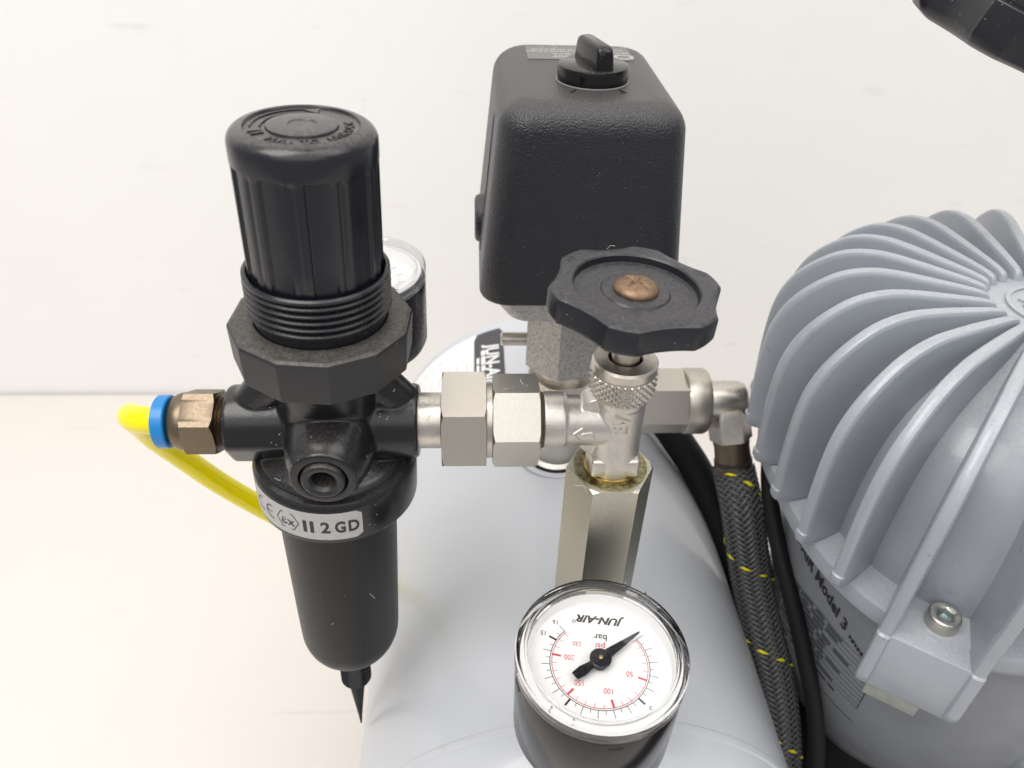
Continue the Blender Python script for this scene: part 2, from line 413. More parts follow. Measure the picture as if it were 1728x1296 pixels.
for a, w, runs in ((-23.3, 0.014, ((366, 361), (360, 352), (351, 346), (344, 333))), (-25.4, 0.009, ((360, 354), (353, 343), (341, 336), (334, 327)))):
    for u1, u0 in runs:
        mb.add([on_tank(radians(a) - w, u0, .3), on_tank(radians(a) + w, u0, .3), on_tank(radians(a) + w, u1, .3), on_tank(radians(a) - w, u1, .3)], [(0, 1, 2, 3)])
mb.build('header_lettering', 'paper', lab)
mb = MB()
for k in range(10):
    a = radians(-30.0 - k * 4.2)
    for (u0, u1) in ((323, 328 + (k * 7) % 9), (336 + (k * 5) % 7, 347), (352, 360 + (k * 3) % 8), (372, 378)):
        mb.add([on_tank(a - 0.006, u0, .2), on_tank(a + 0.006, u0, .2), on_tank(a + 0.006, u1, .2), on_tank(a - 0.006, u1, .2)], [(0, 1, 2, 3)])
    b = a - radians(2.1)
    mb.add([on_tank(b - 0.002, 322.6, .2), on_tank(b + 0.002, 322.6, .2), on_tank(b + 0.002, 383, .2), on_tank(b - 0.002, 383, .2)], [(0, 1, 2, 3)])
mb.build('form_lines', 'print_light', lab)

# ------------------------------------------------------------------ hexagonal pillar carrying the valve
PX, PY, PZ = 41.8, 172.9, 356.3
pil = thing('hexagonal_pillar', 'tall olive-tinted hexagonal metal pillar standing on the tank under the valve', 'pillar', (PX, PY, 255))
F_p = frame((PX, PY, 0), (0, 0, 1), (1, 0, 0))
MB().nut(6, 23.6, 253.5, 338.0, F_p, rot=0.0, ct=0.93, hole=8.4, tanc=0.75).build('hexagon_body', 'pillar', pil, 25)
MB().loop_lathe([(8.3, 336.0), (11.3, 338.02), (11.3, 338.25), (8.0, 338.15)], 48, F_p).build('oily_rim', 'greasy', pil)
MB().lathe([(8.4, 330), (8.4, 336.5), (8.6, 337.2)], 40, F_p).build('thread_seal', 'grease_dark', pil)
MB().lathe([(16.5, 253.6), (16.5, 255.6), (15.5, 256.8), (13.0, 257.2)], 48, F_p).build('weld_boss', 'tank', pil)

# ------------------------------------------------------------------ shut-off valve
val = thing('shutoff_valve', 'nickel angle valve with black handwheel screwed into the hexagonal pillar', 'valve', (PX, PY, 337))
mb = MB()
mb.lathe([(7.2, 334), (7.2, 338.6), (7.9, 339.4), (7.9, 346), (7.7, 350), (7.7, 364), (8.0, 365.2), (8.0, 367)], 48, F_p)
FX = frame((0, PY, PZ), (1, 0, 0), (0, 0, 1))
mb.lathe([(7.6, 19.4), (8.45, 19.9), (8.45, 25.8), (7.6, 26.6), (7.4, 30), (7.4, 40)], 48, FX)
for sgn in (-1, 1):
    mb.lathe([(0.5, -4.2), (4.2, -3.6), (4.2, 3.6), (0.5, 4.2)], 20, frame((35.0, PY, PZ + sgn * 6.0), (0, 1, 0), (1, 0, 0)))
body = cast_build(mb, 'valve_body', 'nickel_cast', val, 0.28, 9)
MB().bevel_box((PX, PY, 342.6), (14.6, 14.6, 6.6), 1.2, 3, None).build('square_foot', 'nickel_cast', val)
MB().lathe([(7.0, 337.4), (8.3, 338.2), (8.3, 338.9), (7.2, 339.3)], 40, F_p).build('foot_ring', 'brass', val)
# knurled gland nut: pyramids on a lattice
nk, mk = 30, 11
mb = MB(); z0, z1 = 366.4, 375.2
rows = 64; cols = nk * 8; rr = []
rr.append([(8.0 * cos(2 * pi * j / cols), 8.0 * sin(2 * pi * j / cols), 365.2) for j in range(cols)])
for i in range(rows + 1):
    z = z0 + (z1 - z0) * i / rows; ring = []
    edge = smooth(0, 0.10, i / rows) * smooth(0, 0.08, 1 - i / rows)
    taper = -1.1 * smooth(0.35, 0.0, i / rows)
    for j in range(cols):
        t = 2 * pi * j / cols; u = t * nk / (2 * pi); w = (z - z0) / 2.0
        tri = lambda q: abs((q % 1.0) * 2 - 1)
        h = min(tri(u + w), tri(u - w))
        r = 9.05 + taper + 0.75 * h * edge
        ring.append((r * cos(t), r * sin(t), z))
    rr.append(ring)
for r, z in ((9.0, 375.0), (9.25, 375.6), (9.25, 377.9), (8.7, 378.6), (4.9, 378.8), (4.6, 378.3), (4.5, 372)):
    rr.append([(r * cos(2 * pi * j / cols), r * sin(2 * pi * j / cols), z) for j in range(cols)])
mb.rings(rr, mtx=F_p)
mb.build('gland_nut', 'nickel', val, 22)
MB().lathe([(4.0, 372), (4.0, 394.8), (3.6, 396)], 40, F_p).build('stem', 'nickel', val)
# handwheel
WZ0, WZ1, WR = 393.8, 401.6, 23.2
lob0 = radians(253.0)
def wheel_r(t):
    u = ((t - lob0 + pi / 6) % (pi / 3)) - pi / 6          # 0 at lobe centre
    a = abs(u)
    l = radians(9.5)
    if a < l: return WR * (1.0 - 0.004 * (a / l))
    s = (a - l) / (pi / 6 - l)
    return WR * 0.996 - 2.3 * (1 - (1 - s) ** 2.2)
n = 288; rr = []
def wring(k, z, pull=0.0):
    rr.append([((wheel_r(2 * pi * j / n) * k - pull) * cos(2 * pi * j / n), (wheel_r(2 * pi * j / n) * k - pull) * sin(2 * pi * j / n), z) for j in range(n)])
def cring(r, z): rr.append([(r * cos(2 * pi * j / n), r * sin(2 * pi * j / n), z) for j in range(n)])
cring(6.0, WZ0 - 2.4); cring(6.5, WZ0 - 0.4); cring(14, WZ0 + 0.2)
wring(1, WZ0, 1.5); wring(1, WZ0 + 0.5, 0.5); wring(1, WZ0 + 1.4); wring(1, WZ1 - 1.2); wring(1, WZ1 - 0.45, 0.3); wring(1, WZ1 - 0.05, 1.0)
cring(18.6, WZ1 + 0.15); cring(16.9, WZ1 + 0.1); cring(16.5, WZ1 - 0.3); cring(16.2, WZ1 - 2.0); cring(15.6, WZ1 - 2.2); cring(9.2, WZ1 - 2.0); cring(8.8, WZ1 - 1.6); cring(5.8, WZ1 - 1.3)
F_w = F_p @ Matrix.Rotation(radians(2.6), 4, 'Y')
c0 = Vector((PX, PY, (WZ0 + WZ1) / 2))
F_w = Matrix.Translation(c0) @ Matrix.Rotation(radians(2.6), 4, 'Y') @ Matrix.Translation(-Vector((0, 0, (WZ0 + WZ1) / 2)))
wheel = MB().rings(rr, mtx=F_w).build('handwheel', 'black_wheel', val, 26)
for a_ in (22, 142):
    mb = MB(); arc_text(mb, 'EV', 3.2, 20.0, radians(a_), WZ1 - 0.02, F_w, extrude=0.16)
    mb.build('rim_lettering', 'black_wheel', wheel)
# raised oval head screw with a cross recess
ns = 96; rr = []
prof = [(5.9, WZ1 - 1.35)] + [(6.1 * cos(a), WZ1 - 1.2 + 2.7 * sin(a)) for a in [radians(x) for x in (0, 6, 14, 24, 35, 46, 57, 68, 78, 86)]]
for r, z in prof:
    ring = []
    for j in range(ns):
        t = 2 * pi * j / ns; x, y = r * cos(t), r * sin(t)
        c, s_ = cos(radians(38)), sin(radians(38)); xr, yr = x * c + y * s_, -x * s_ + y * c
        d = 0.0
        if r < 3.7:
            d = max(1 - smooth(0.35, 0.75, abs(xr)), 1 - smooth(0.35, 0.75, abs(yr))) * (1.4 - 0.30 * r) * smooth(3.7, 3.1, r)
        ring.append((x, y, z - d))
    rr.append(ring)
MB().rings(rr, mtx=F_w).build('centre_screw', 'screw', wheel, 50)
# cast letters EV up the body and the flow arrow on the branch
def on_cyl_z(cx, cy, r, mbq, vs_, fs_, ang, z):       # text running up a vertical cylinder
    mbq.add([(cx + (r + zz) * cos(ang + yy / r * -1), cy + (r + zz) * sin(ang + yy / r * -1), z + xx) for xx, yy, zz in vs_], fs_)
mb = MB(); vs_, fs_ = text_geo('EV', 6.6, 0.65, 0.06, cuts=1)
on_cyl_z(PX, PY, 7.75, mb, vs_, fs_, radians(268), 360.2)
mb.build('cast_lettering', 'nickel_cast', body)
mb = MB()
def branch_pt(x, ang, h): return (x, PY + (7.5 + h) * cos(ang), PZ + (7.5 + h) * sin(ang))
def bar_on_branch(x0, a0, x1, a1, w=0.42):
    p0, p1 = branch_pt(x0, radians(a0), 0.05), branch_pt(x1, radians(a1), 0.05)
    mb.tube([p0, ((Vector(p0) + Vector(p1)) / 2) , p1], w, 8)
bar_on_branch(28.2, 174, 30.8, 160); bar_on_branch(28.2, 174, 29.8, 192); bar_on_branch(30.4, 176, 33.4, 172); bar_on_branch(33.4, 172, 34.0, 186)
mb.build('flow_arrow', 'nickel_cast', body)

# ------------------------------------------------------------------ union between filter and valve
uni = thing('union_coupling', 'double-nut zinc union coupling joining the black filter to the valve', 'coupling', (4, PY, PZ - 14))
mb = MB().lathe([(8.15, -20), (8.15, -9.6)], 48, FX); mb.build('nipple', 'nickel', uni)
MB().nut(6, 26.6, -9.2, 3.3, FX, rot=radians(47), cb=0.925, ct=0.925).build('coupling_nut', 'zinc_warm', uni, 25)
MB().lathe([(10.6, 3.2), (11.0, 3.5), (11.0, 5.0), (10.6, 5.3)], 56, FX).build('washer_ring', 'nickel', uni)
MB().nut(6, 23.6, 5.2, 18.4, FX, rot=radians(17), cb=0.925, ct=0.925).build('hexagon_nut', 'zinc', uni, 25)
MB().lathe([(9.2, 18.3), (9.0, 19.1), (8.2, 19.5), (8.2, 20.2)], 48, FX).build('oily_seal', 'grease_dark', uni)

# ------------------------------------------------------------------ filter regulator
fil = thing('filter_regulator', 'black filter regulator with ribbed adjusting knob and long black bowl', 'filter', (-43, PY, 233))
FA = Matrix.Translation((-41.0, PY, PZ)) @ Matrix.Rotation(radians(1.9), 4, 'Y') @ Matrix.Translation((0, 0, -PZ))
FAK = FA @ Matrix.Translation((0, 0, 1.4))
# adjusting knob with recessed grip panels
KR = 16.75
def knob_r(t, r, z):
    if z > 433.5 or z < 400.5: return r
    k = 10
    u = ((t / (2 * pi) * k + 0.32) % 1.0)
    rec = smooth(0.03, 0.085, u) * (1 - smooth(0.575, 0.63, u))
    fin = smooth(433.4, 432.6, z)
    u2 = abs(u - 0.80)
    return r - 0.72 * rec * fin - 0.25 * (1 - smooth(0.0, 0.10, u2)) * fin
prof = [(KR - 0.5, 400.0), (KR - 0.1, 401.0), (KR - 0.1, 412), (KR - 0.1, 418), (KR - 0.1, 426), (KR - 0.1, 432), (KR - 0.08, 432.7), (KR - 0.05, 433.0), (KR - 0.03, 433.3), (KR, 433.6), (KR, 436.0)]
for i in range(1, 9):
    a = pi / 2 * i / 8; prof.append((KR - 3.4 * (1 - cos(a)), 437.2 + 3.4 * sin(a)))
knob = MB().lathe(prof + [(12.9, 440.75), (12.6, 440.35), (12.5, 440.1), (12.3, 440.05), (8.3, 440.05), (8.1, 440.1), (7.9, 440.6), (7.5, 440.7), (3.3, 440.7), (3.1, 440.5), (0.0, 440.45)], 320, FAK, rf=knob_r).build('adjusting_knob', 'black_cap', fil, 24)
mb = MB()
arc_text(mb, 'PULL TO', 3.1, 10.3, radians(268), 440.05, FAK, extrude=0.28)
arc_text(mb, 'UNLOCK', 3.1, 10.3, radians(348), 440.05, FAK, extrude=0.28)
for a in (205, 214):
    t = radians(a); mb.add([((r_) * cos(t + d / r_), (r_) * sin(t + d / r_), z_) for r_ in (9.0, 12.0) for d in (-.3, .3) for z_ in (440.06, 440.38)],
        [(0, 1, 3, 2), (4, 6, 7, 5), (0, 4, 5, 1), (2, 3, 7, 6), (1, 5, 7, 3), (0, 2, 6, 4)], FAK)
for rr_ in (9.2, 11.3):
    ring = [[(q * cos(t), q * sin(t), z) for q, z in ((rr_ - .22, 440.06), (rr_ - .22, 440.36), (rr_ + .22, 440.36), (rr_ + .22, 440.06))] for t in [radians(96 + 4 * i) for i in range(24)]]
    mb.rings(ring, mtx=FAK)
mb.prism([(2.0, 8.6), (2.0, 12.0), (-1.4, 10.3)][::-1], 440.06, 440.4, FAK)
mb.build('cap_lettering', 'black_cap', knob)
# threaded bonnet
prof = [(17.0, 392.5), (17.0, 395.6)]
zz = 395.8
for i in range(5):
    prof += [(17.2, zz), (17.9, zz + 0.5), (18.3, zz + 0.75), (18.3, zz + 1.15), (17.9, zz + 1.4), (17.2, zz + 1.85)]
    zz += 1.92
prof += [(17.7, zz + 0.1), (18.2, zz + 0.4), (18.2, zz + 1.1), (17.6, zz + 1.5), (17.15, zz + 1.5), (17.1, zz - 2.0)]
MB().lathe(prof, 96, FA).build('threaded_bonnet', 'black', fil, 20)
# twelve-sided panel nut
mb = MB(); n12 = 12; per = 8; rot12 = radians(-81 + 3)
def r12(t):
    u = (t - rot12) % (2 * pi / n12) - pi / n12
    return 23.0 / cos(u)
nn = n12 * per; rr = []
for k, z, pull in ((17.3, 379.6, None), (None, 379.6, 1.6), (None, 380.4, 0.55), (None, 381.2, 0.35), (None, 391.2, 0.0), (None, 392.0, 0.35), (None, 392.5, 1.2), (18.8, 392.9, None), (17.3, 392.9, None)):
    rr.append([((k if k else r12(rot12 + 2 * pi * j / nn) - pull) * cos(rot12 + 2 * pi * j / nn), (k if k else r12(rot12 + 2 * pi * j / nn) - pull) * sin(rot12 + 2 * pi * j / nn), z) for j in range(nn)])
MB().rings(rr, mtx=FA, loop=True).build('panel_nut', 'black_dusty', fil, 20)
# body casting with ports
mb = MB()
mb.lathe([(21.5, 344.0), (21.5, 346.0), (20.0, 347.6), (16.2, 349.2), (14.6, 352.5), (14.3, 358), (14.6, 368), (15.6, 375), (17.6, 379.4), (17.6, 381)], 72, FA)
FL = frame((0, PY, PZ), (-1, 0, 0), (0, 0, 1))
def lport(t, r, z):                      # round above, flat-sided below
    a = 10.3 / max(0.35, cos(((t - pi / 6) % (pi / 3)) - pi / 6))
    w = smooth(0.15, -0.25, cos(t))
    return r * (1 - w) + w * min(a, r * 1.15) * (r / 10.6)
mb.lathe([(9.6, 40), (10.9, 44), (10.7, 52), (10.6, 68.6), (10.2, 69.7), (0, 69.7)], 72, FL, rf=lport)
FRp = frame((0, PY, PZ), (1, 0, 0), (0, 0, 1))
mb.lathe([(12.4, -38), (12.0, -31), (11.2, -27), (10.9, -22), (10.8, -17.0), (10.4, -15.9), (0, -15.9)], 64, FRp)
FF = frame((-40.0, PY, 356.8), (0, -1, -0.03), (1, 0, 0))
mb.lathe([(13.0, 6), (12.4, 13), (11.4, 17), (10.2, 20.5), (9.3, 22.6), (8.8, 24.2), (6.5, 24.4), (6.3, 24.2), (6.3, 20), (0, 20)], 64, FF)
for sgn in (-1, 1):                      # webs that run from the ports up to the neck
    x0 = -41.5 + sgn * 12
    mb.tube([(x0 - sgn * 4, PY, PZ + 20), (x0 + sgn * 3, PY, PZ + 13), (x0 + sgn * 10, PY, PZ + 6)], lambda u: 7.5 - 2.0 * u, 20)
bodyc = cast_build(mb, 'body_casting', 'black_cast', fil, 0.4, 6)
mb = MB(); rr = []
np_ = 48
for r, z, hx in ((5.9, 19, 0), (5.9, 24.6, 0), (5.6, 25.2, 0), (4.9, 25.4, 0), (3.7, 25.0, 0), (3.0, 24.0, 0), (2.8, 19.5, 0)):
    ring = []
    for j in range(np_):
        t = 2 * pi * j / np_; q = r
        if hx: q = r * 0.92 / cos(((t) % (pi / 3)) - pi / 6)
        ring.append((q * cos(t), q * sin(t), z))
    rr.append(ring)
mb.rings(rr, mtx=FF); mb.build('port_plug', 'black_dusty', fil, 30)
# bowl collar with the approval sticker
MB().lathe([(19.2, 330.6), (23.4, 330.6), (23.9, 331.0), (24.0, 331.6), (24.0, 343.2), (23.7, 344.2), (22.9, 345.2), (21.5, 345.6), (15, 345.8)], 96, FA).build('bowl_collar', 'black_cast', fil, 25)
def on_collar(ang, z, h): return (sin(ang + 0.10) * (24.0 + h), -cos(ang + 0.10) * (24.0 + h), z)
mb = MB(); na, nz = 40, 8; a0, a1 = radians(-68), radians(19.0); zb, zt = 332.5, 343.0
rowsv = []
for i in range(nz + 1):
    z = zb + (zt - zb) * i / nz; e = min(z - zb, zt - z); ins = (1.6 - sqrt(max(0, 1.6 ** 2 - max(0, 1.6 - e) ** 2))) / 24
    rowsv.append([on_collar(a0 + ins + (a1 - a0 - 2 * ins) * j / na, z, 0.10) for j in range(na + 1)])
vs_ = [p for r in rowsv for p in r]; w = na + 1
mb.add(vs_, [(i * w + j, i * w + j + 1, (i + 1) * w + j + 1, (i + 1) * w + j) for i in range(nz) for j in range(na)], FA)
stk = mb.build('approval_sticker', 'sticker', fil)
mb = MB()
def sticker_text(body, size, a_deg, z, bold=0.0, sx=1.0):
    vs_, fs_ = text_geo(body, size, 0.015, bold, cuts=1)
    mb.add([on_collar(radians(a_deg) + x * sx / 24.0, z + y, 0.16 + zz) for x, y, zz in vs_], fs_, FA)
sticker_text('2', 5.9, -5.6, 337.6, 0.17, 0.9); sticker_text('G', 5.9, 4.2, 337.6, 0.2, 0.72); sticker_text('D', 5.9, 13.0, 337.6, 0.2, 0.74)
for a in (-19.4, -14.6):
    for_w = 0.55 / 24; t = radians(a)
    mb.add([on_collar(t - for_w, 335.2, .16), on_collar(t + for_w, 335.2, .16), on_collar(t + for_w, 339.8, .16), on_collar(t - for_w, 339.8, .16)], [(0, 1, 2, 3)], FA)
sticker_text('\u03b5x', 4.4, -32.4, 337.7, 0.06)
def stroke(pts, w, closed=False):
    P = [Vector(p) for p in pts]; n_ = len(P)
    for i in range(n_ if closed else n_ - 1):
        a, b = P[i], P[(i + 1) % n_]; d = (b - a).normalized(); q = Vector((-d.y, d.x)) * w
        a2, b2 = a - d * w * 0.6, b + d * w * 0.6
        mb.add([on_collar(p.x / 24.0, p.y, 0.16) for p in (a2 - q, b2 - q, b2 + q, a2 + q)], [(0, 1, 2, 3)], FA)
hx0 = radians(-32.4) * 24
stroke([(hx0 - 3.6, 337.7), (hx0 - 1.9, 340.7), (hx0 + 1.9, 340.7), (hx0 + 3.6, 337.7), (hx0 + 1.9, 334.7), (hx0 - 1.9, 334.7)], 0.14, True)
for cxx, mid in ((-57.5, 0), (-46.6, 1)):
    x0 = radians(cxx) * 24
    stroke([(x0 + 2.2 * cos(radians(a)), 337.7 + 2.4 * sin(radians(a))) for a in range(80, 285, 12)], 0.22)
    if mid: stroke([(x0 - 2.0, 337.7), (x0 + 0.2, 337.7)], 0.2)
mb.build('sticker_lettering', 'ink', stk, fix=False)
# bowl
prof = [(5.2, 234.6), (9.0, 236.0), (12.6, 239.4), (15.2, 244.3), (16.7, 250.2), (17.2, 257), (17.5, 275), (17.9, 300), (18.3, 330.9)]
FB = FA @ Matrix.Translation((-0.9, 0, 0))
prof2 = [(5.0, 247.0)]
for i in range(1, 12):
    a = pi / 2 * i / 11; prof2.append((5.0 + 12.2 * sin(a), 262.5 - 15.5 * cos(a)))
bowl = MB().lathe(prof2 + [(17.4, 272), (17.9, 300), (18.4, 331.2)], 96, FB).build('bowl', 'black_bowl', fil, 40)
mb = MB(); ta = radians(-63)
for s_ in (-0.012, 0.012):
    mb.tube([tuple(FB @ Vector(((r_ + .02) * cos(ta + s_), (r_ + .02) * sin(ta + s_), z_))) for r_, z_ in ((13.9, 252), (16.2, 256.6), (17.2, 262.5), (17.4, 272), (17.9, 300), (18.35, 329))], 0.11, 6)
mb.build('mould_line', 'black_bowl', bowl)
pr = [(5.0, 226.0)]
for i in range(15): pr += [(5.15, 226.5 + i * 1.35), (5.8, 227.2 + i * 1.35)]
MB().lathe(pr + [(5.4, 247.0), (4.4, 248.0)], 48, FB).build('drain_nipple', 'black', fil, 20)
MB().lathe([(0.35, 193.0), (0.75, 199.0), (2.1, 213), (3.2, 224), (3.3, 228)], 28, FB).build('drain_spout', 'rubber', fil, 40)

# ------------------------------------------------------------------ push-in fitting and yellow tube
fit = thing('push_in_fitting', 'brown brass push-in fitting with blue release ring on the filter inlet', 'fitting', (-78, PY, PZ - 10))
pr = []
for i in range(4): pr += [(6.7, 69.0 + i * 0.95), (7.4, 69.45 + i * 0.95)]
MB().lathe(pr + [(6.4, 72.9)], 48, FL).build('thread', 'bronze', fit, 20)
MB().nut(6, 17.2, 72.4, 81.4, FL, rot=radians(0), cb=0.90, ct=0.93).build('hexagon_body', 'bronze', fit, 25)
MB().lathe([(8.3, 81.3), (8.4, 82.3), (8.2, 83.6), (7.5, 85.0), (6.6, 85.9), (6.3, 86.0)], 56, FL).build('shoulder', 'bronze', fit, 40)
MB().lathe([(5.2, 84), (5.2, 86.3), (7.3, 86.35), (7.65, 86.7), (7.65, 89.6), (7.3, 90.0), (4.2, 90.0), (4.1, 88.5)], 56, FL).build('release_ring', 'blue', fit, 25)
hose_y = bez([(-84, PY, PZ), (-92, PY + 0.4, PZ), (-98, PY + 3.0, PZ - 1.5), (-102.4, 182, 350.7), (-105.0, 190, 341), (-105.5, 197, 329), (-102.5, 203, 316), (-94, 208, 298), (-82.6, 212, 281), (-67, 216, 261), (-48, 226, 225), (-40, 240, 180), (-44, 250, 120), (-46, 255, 60)], 120)
yt = MB().tube(hose_y, 4.0, 28).build('yellow_air_hose', 'yellow', None, 60)
yt['label'] = 'thin yellow plastic air hose curling back from the blue ring'; yt['category'] = 'hose'

# ------------------------------------------------------------------ pressure gauges
def gauge(name, label, c, r, depth, group, dial_rot, stem=None):
    """c is the centre of the bezel top; the axis is vertical"""
    g = thing(name, label, 'gauge', (c[0], c[1], c[2] - depth), group)
    F = frame(c, (0, 0, 1), (1, 0, 0)); k = r / 24.0
    MB().lathe([(r * .62, -depth), (r * .80, -depth + .4), (r * .93, -depth + 2.4 * k), (r * .975, -depth + 5 * k), (r * .99, -7.4 * k), (r * .985, -6.8 * k), (r * .965, -6.65 * k), (r * .965, -5.9 * k), (r * .93, -5.6 * k), (r * .93, -4.0 * k), (r * .86, -4.0 * k), (r * .86, -8.4 * k), (0.01, -8.4 * k)], 96, F).build('case', 'black_gloss' if stem else 'black', g, 25)
    d = MB().lathe([(r * .858, -8.2 * k), (r * .858, -3.6 * k), (r * .845, -3.6 * k), (r * .838, -7.6 * k), (0.01, -7.6 * k)], 72, F).build('dial', 'dial', g)
    bz = MB().loop_lathe([(r * .985, -6.6 * k), (r * 1.0, -6.0 * k), (r * 1.0, -1.2 * k), (r * .985, -0.5 * k), (r * .95, -0.05 * k), (r * .90, 0.0), (r * .865, -0.7 * k), (r * .855, -1.5 * k), (r * .86, -3.2 * k), (r * .94, -3.4 * k), (r * .945, -5.4 * k), (r * .972, -5.7 * k), (r * .974, -6.6 * k)], 128, F).build('bezel', 'bezel_thick' if stem else 'bezel', g, 30)
    MB().loop_lathe([(r * .865, -3.95 * k), (r * .865, -3.5 * k), (r * .925, -3.5 * k), (r * .925, -3.95 * k)], 96, F).build('rim_brightening_ring', 'dial', g, 30)  # added white ring; brightens the rim seen through the bezel
    MB().lathe([(r * .862, -2.6 * k), (r * .862, -2.2 * k)], 96, F).build('window', 'glass', g, 30)
    return g, F, d, k
G1 = (35.2, 124.6, 314.5)
g1, FG, dial, kk = gauge('pressure_gauge', 'large black pressure gauge with white dial in front of the hexagonal pillar', G1, 24.2, 41.0, 'pressure gauges', 0, True)
SC = 14.0                                   # scale circle radius
gap = radians(81)
def bar_a(b): return gap - radians(48) - radians(264) * b / 16.0
DZ = -7.6 * kk + 0.03
def dial_quad(mb, a, r0, r1, w):
    ca, sa = cos(a), sin(a)
    mb.add([(r * ca - s * sa, r * sa + s * ca, DZ + 0.03) for r, s in ((r0, -w), (r1, -w), (r1, w), (r0, w))], [(0, 1, 2, 3)], FG)
def dial_arc(mb, r0, r1, a0, a1, n_=90):
    vs_ = []; 
    for i in range(n_ + 1):
        a = a0 + (a1 - a0) * i / n_
        vs_ += [(r0 * cos(a), r0 * sin(a), DZ + 0.03), (r1 * cos(a), r1 * sin(a), DZ + 0.03)]
    mb.add(vs_, [(2 * i, 2 * i + 1, 2 * i + 3, 2 * i + 2) for i in range(n_)], FG)
mb = MB()
dial_arc(mb, SC, SC + 0.22, bar_a(0), bar_a(16))
for i in range(33):
    b = i / 2; a = bar_a(b)
    if i in (10, 20, 30): dial_quad(mb, a, SC, SC + 2.5, 0.30)
    elif i % 2 == 0: dial_quad(mb, a, SC, SC + 2.5, 0.09)
    else: dial_quad(mb, a, SC, SC + 1.3, 0.08)
R180 = gap - pi / 2                          # dial is read from the far side: its "up" points at the camera
def dial_text(mb, body, size, x, y, bold=0.0, shear=0.0, spacing=1.0, sx=1.0):
    """x, y in the reader's own upright dial frame"""
    vs_, fs_ = text_geo(body, size, 0.0, bold, shear, 'CENTER', spacing)
    ca, sa = cos(R180 + pi), sin(R180 + pi)
    mb.add([((x + u * sx) * ca - (y + v) * sa, (x + u * sx) * sa + (y + v) * ca, DZ + 0.03) for u, v, zz in vs_], fs_, FG)
def reader_xy(b, r):
    a = bar_a(b) - (R180 + pi); return r * cos(a), r * sin(a)
for b, t in ((5, '5'), (10, '10'), (15, '15'), (16, '16')):
    x, y = reader_xy(b, 18.4 if b != 16 else 18.0); dial_text(mb, t, 2.3, x, y, 0.01, sx=0.85)
dial_text(mb, 'bar', 3.0, 0.0, -8.6, 0.03)
dial_text(mb, 'JUN-AIR', 3.5, 0.4, -14.4, 0.14, 0.35, 1.0, 1.05)
ro_ = FG @ Matrix.Rotation(R180 + pi, 4, 'Z') @ Matrix.Translation((8.0, -13.2, DZ))
mb.loop_lathe([(0.55, 0.0), (0.55, 0.03), (0.35, 0.03), (0.35, 0.0)], 20, ro_)
mb.build('black_scale', 'ink', dial, fix=False)
mb = MB()
dial_arc(mb, SC - 0.55, SC - 0.33, bar_a(0), bar_a(16))
for i in range(24):
    p = i * 10; b = p / 14.504
    if b > 16.01: continue
    a = bar_a(b)
    if p in (50, 100, 150, 200): dial_quad(mb, a, SC - 2.9, SC - 0.4, 0.32)
    else: dial_quad(mb, a, SC - 1.9, SC - 0.4, 0.075)
for p in (50, 100, 150, 200, 230):
    x, y = reader_xy(p / 14.504, SC - 5.3); dial_text(mb, str(p), 2.55 if p < 230 else 2.2, x, y, 0.0, sx=0.78)
dial_text(mb, 'psi', 2.7, 0.0, -5.6, 0.02)
mb.build('red_scale', 'red', dial, fix=False)
na_ = bar_a(0.0) + radians(1.0)
NX = frame((G1[0], G1[1], G1[2] - 7.6 * kk), (0, 0, 1), (cos(na_), sin(na_), 0))
needle = MB().prism([(-9.4, -1.25), (-6.5, -1.55), (-1.5, -0.8), (2.5, -1.45), (14.6, -0.28), (15.2, 0), (14.6, 0.28), (2.5, 1.45), (-1.5, 0.8), (-6.5, 1.55), (-9.4, 1.25)], 2.3, 2.75, NX)
needle.lathe([(3.1, 2.2), (3.1, 2.9), (2.8, 3.1)], 40, NX)
nb = needle.build('needle', 'black', g1, 30)
MB().lathe([(0.62, 2.6), (0.62, 3.5), (0.4, 3.65)], 20, NX).build('pivot_pin', 'brass', nb)
MB().lathe([(2.2, 0.05), (2.2, 2.2)], 32, NX).build('needle_hub', 'black', nb)
# vent slots in the case and the moulded notches of the clear bezel
for a in (273, 192):
    t = radians(a); q = 24.2 * .985
    Fv = frame((G1[0] + q * cos(t), G1[1] + q * sin(t), G1[2] - 9.2), (cos(t), sin(t), 0), (0, 0, 1))
    MB().bevel_box((0, 0, 0), (1.3, 4.0, 0.5), 0.24, 2, Fv).build('vent_slot', 'void', g1)
for a in (228, 244, 50, 66):
    t = radians(a); q = 24.2 * .975
    Fv = frame((G1[0] + q * cos(t), G1[1] + q * sin(t), G1[2] - 0.5), (0, 0, 1), (cos(t), sin(t), 0))
    MB().bevel_box((0, 0, 0.2), (1.5, 0.6, 1.6), 0.2, 1, Fv).build('bezel_catch', 'bezel_thick', g1)
MB().tube(bez([(G1[0], G1[1], G1[2] - 39), (G1[0], G1[1], 270), (G1[0] + .6, G1[1] + 4, 266), (G1[0] + 2, G1[1] + 12, 264.5), (PX, PY - 8, 264.5)], 24), 6.2, 24).build('connecting_stem', 'nickel', g1)

